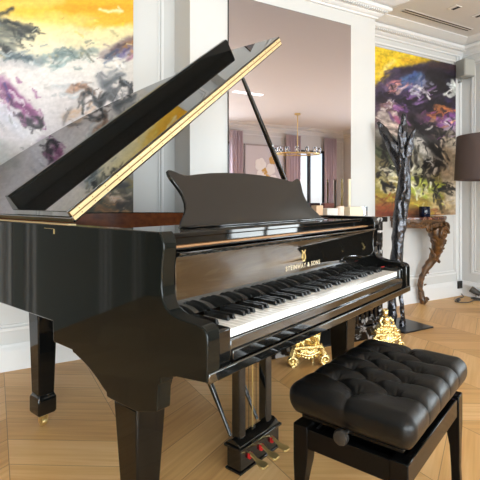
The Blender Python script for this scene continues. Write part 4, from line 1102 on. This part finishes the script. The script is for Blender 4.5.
# =================================================================== FAR SIDE OF THE ROOM (seen in the mirror)
def curtain(s0, s1, label, seed):
    random.seed(seed); N = 90; m = MB(); rows = []
    for z in (.015, .8, 1.7, 2.64):
        rows.append([m.bm.verts.new((s0+(s1-s0)*i/N, -(NF-.11+.035*math.sin(i/N*(s1-s0)*2*PI/.085+seed)+.01*math.sin(i*.37+z)), z)) for i in range(N+1)])
    for j in range(3):
        for i in range(N): m.bm.faces.new((rows[j][i], rows[j][i+1], rows[j+1][i+1], rows[j+1][i]))
    o = m.build('curtain', M['curtain'], smooth=80, label=label, cat='curtain', group='mauve curtains seen in the mirror')
    sd = o.modifiers.new('thickness', 'SOLIDIFY'); sd.thickness = .004
    o.matrix_world = ROOM_M.copy()
    o.location = RW((s0+s1)/2, NF-.11, 0)
    o.data.transform(Matrix.Translation((-(s0+s1)/2, NF-.11, 0)))
curtain(5.02, 5.36, 'floor-length mauve curtain at the left edge of the mirror reflection', 1)
curtain(6.56, 6.94, 'floor-length mauve curtain reflected behind the chandelier', 2)
curtain(7.72, 8.10, 'floor-length mauve curtain reflected right of the bright window', 3)
curtain(3.45, 3.9, 'floor-length mauve curtain between the two big windows behind the viewer', 4)
t = thing('flower_picture', RW(5.98, NF, 1.22), 'framed picture of large white and gold flowers reflected in the mirror', 'picture', -ANG)
m = MB(); m.box(-.52, .52, .002, .03, 0, 1.12); m.build('picture_ground', M['linen'], t, world=False)
m = MB(); m.frame_rect(-.55, .55, -.03, 1.15, .035, lambda u, v, d_: (u, d_, v), .0, .045); m.build('frame', M['pframe'], t, world=False, bevel=.004)
random.seed(3)
for i, (x, z, r, g) in enumerate(((-.12, .68, .15, 0), (-.10, .42, .14, 0), (.16, .58, .13, 0), (.06, .30, .15, 1), (.22, .80, .10, 1), (-.02, .52, .09, 1), (.24, .34, .11, 0), (-.26, .28, .10, 1))):
    m = MB()
    for k in range(5):
        a = k*2*PI/5+i; m.ball((x+.5*r*math.cos(a), .034, z+.5*r*math.sin(a)), r*.58, 2, (1, .012/r, 1))
    m.build('painted_flower', M['petalgold'] if g else M['petal'], t, world=False, smooth=60)
# chandelier
ch = thing('chandelier', RW(5.80, 4.74, 1.93), 'long brass chandelier with glass cups reflected in the mirror', 'chandelier', -ANG+math.radians(20))
m = MB(); m.tube([(0, 0, .10), (0, 0, ZC-1.93)], .009, 10); m.lathe([(.06, ZC-1.93-.03), (.06, ZC-1.93)], (0, 0, 0), 20); m.build('stem', M['brass'], ch, smooth=40, world=False)
m = MB(); ring = [(.46*math.cos(2*PI*k/40), .30*math.sin(2*PI*k/40), .08) for k in range(41)]; m.tube(ring, .011, 8)
for k in range(4):
    a = k*PI/2; m.tube([(0, 0, .10), (.46*math.cos(a), .30*math.sin(a), .08)], .007, 8)
m.build('brass_ring', M['brass'], ch, smooth=60, world=False)
M['bulbglow'] = mat('warm_bulb', (255, 240, 215), emit=(255, 236, 205), estr=1.6, noise=0)
for k in range(14):
    a = 2*PI*k/14; x, y = .46*math.cos(a), .30*math.sin(a)
    m = MB(); m.lathe([(.022, .085), (.036, .10), (.040, .20), (.037, .20), (.033, .105), (.002, .10)], (x, y, 0), 16); g = m.build('glass_cup', M['crystal'], ch, smooth=50, world=False)
    m = MB(); m.ball((x, y, .14), .014, 1, (1, 1, 1.8)); m.build('bulb', M['bulbglow'], g, world=False)

t = thing('added_cabinet', RW(5.9, 1.93, 0), 'low black cabinet added out of view to darken the right of the fallboard', 'added_cabinet', -ANG)  # added out of view so that its reflection darkens the fallboard
M['darkwood'] = mat('ebonised_wood', (22, 20, 19), rough=0.35, noise=.1)
m = MB(); m.box(-.24, .24, -.60, .50, .10, .86); m.build('carcass', M['darkwood'], t, world=False, bevel=.004)
for k in range(4):
    y = -.60+.275*k; m = MB(); m.box(-.262, -.2405, y+.006, y+.269, .115, .84); dd_ = m.build('door', M['darkwood'], t, world=False, bevel=.003)
    m = MB(); m.tube([(-.275, y+.24, .45), (-.275, y+.24, .57)], .005, 8); m.build('door_handle', M['brass'], dd_, world=False)
for x in (-.2, .2):
    for y in (-.55, .45):
        m = MB(); m.tube([(x, y, 0), (x, y, .10)], [.014, .02], 10); m.build('leg', M['darkwood'], t, world=False)
# garden hedge outside the windows
random.seed(21)
m = MB()
for i in range(70):
    s = random.uniform(5.6, 8.3); z = random.uniform(.1, 2.0); m.ball((s-7.0, -random.uniform(-.2, .25), z), random.uniform(.16, .34), 2, (1, 1, 1))
for v in m.bm.verts: v.co += Vector((mnoise.noise(v.co*9), mnoise.noise(v.co*9+Vector((7, 0, 0))), mnoise.noise(v.co*9+Vector((0, 7, 0)))))*.12
o = m.build('garden_hedge', M['leaf'], kind='stuff', label='green garden hedge outside the far windows', cat='hedge'); 
o.location = RW(6.2, NF+1.5, 0); o.rotation_euler = (0, 0, -ANG)
g = MB(); g.box(-6, 6, -2.5, 0, -.08, -.02); o = g.build('ground_terrace', mat('pale_terrace', (190, 186, 178), rough=.8), kind='structure'); o.location = RW(3, NF+.15, 0); o.rotation_euler = (0, 0, -ANG)

# =================================================================== LIGHT
def area(name, loc, target, sx, sy, power, col=(1, 1, 1)):
    l = bpy.data.lights.new(name, 'AREA'); l.shape = 'RECTANGLE'; l.size = sx; l.size_y = sy; l.energy = power; l.color = col
    o = bpy.data.objects.new(name, l); COL.objects.link(o); o.location = loc
    o.rotation_euler = (Vector(target)-Vector(loc)).to_track_quat('-Z', 'Y').to_euler(); return o
LC = (.92, .965, 1)
def wl(a, b, z0, z1, p, col=(.96, .98, 1)):
    area('daylight', RW((a+b)/2, NF+.32, (z0+z1)/2+.1), RW((a+b)/2, NF-1, (z0+z1)/2-.1), b-a+.1, z1-z0+.1, p, col)
wl(*WIN_F[0], 330, LC); wl(*WIN_F[1], 310, LC); wl(*WIN_F[2], 130, LC)
a, b, z0, z1 = WIN_R[0]
area('daylight', RW(S1+.32, (a+b)/2, 1.4), RW(S1-1, (a+b)/2, 1.1), b-a+.1, z1-z0+.1, 230, (.95, .975, 1))
wd = bpy.data.worlds.new('sky'); scene.world = wd; wd.use_nodes = True
nt = wd.node_tree; bg = nt.nodes['Background']
sky = nt.nodes.new('ShaderNodeTexSky'); sky.sky_type = 'HOSEK_WILKIE'; sky.turbidity = 6; sky.sun_direction = Vector((.3, -.5, .8)).normalized()
nt.links.new(sky.outputs[0], bg.inputs['Color']); bg.inputs['Strength'].default_value = 7
# =================================================================== CAMERA
cam = bpy.data.cameras.new('camera'); co = bpy.data.objects.new('camera', cam); COL.objects.link(co)
co.location = (CX, CY, CH); co.rotation_euler = (PI/2, 0, -YAW)
cam.sensor_fit = 'HORIZONTAL'; cam.sensor_width = 36; cam.lens = FPX/480*36; cam.shift_y = -(240-HOR)/480; cam.clip_start = .02
scene.camera = co
scene.view_settings.view_transform = 'Standard'; scene.view_settings.look = 'None'; scene.view_settings.gamma = 1; scene.view_settings.use_curve_mapping = False
scene.view_settings.exposure = 0.14
try:
    scene.cycles.use_denoising = True; scene.cycles.max_bounces = 10; scene.cycles.diffuse_bounces = 5; scene.cycles.glossy_bounces = 6; scene.cycles.transparent_max_bounces = 12
    scene.cycles.sample_clamp_indirect = 6; scene.cycles.caustics_reflective = False; scene.cycles.caustics_refractive = False
except Exception: pass
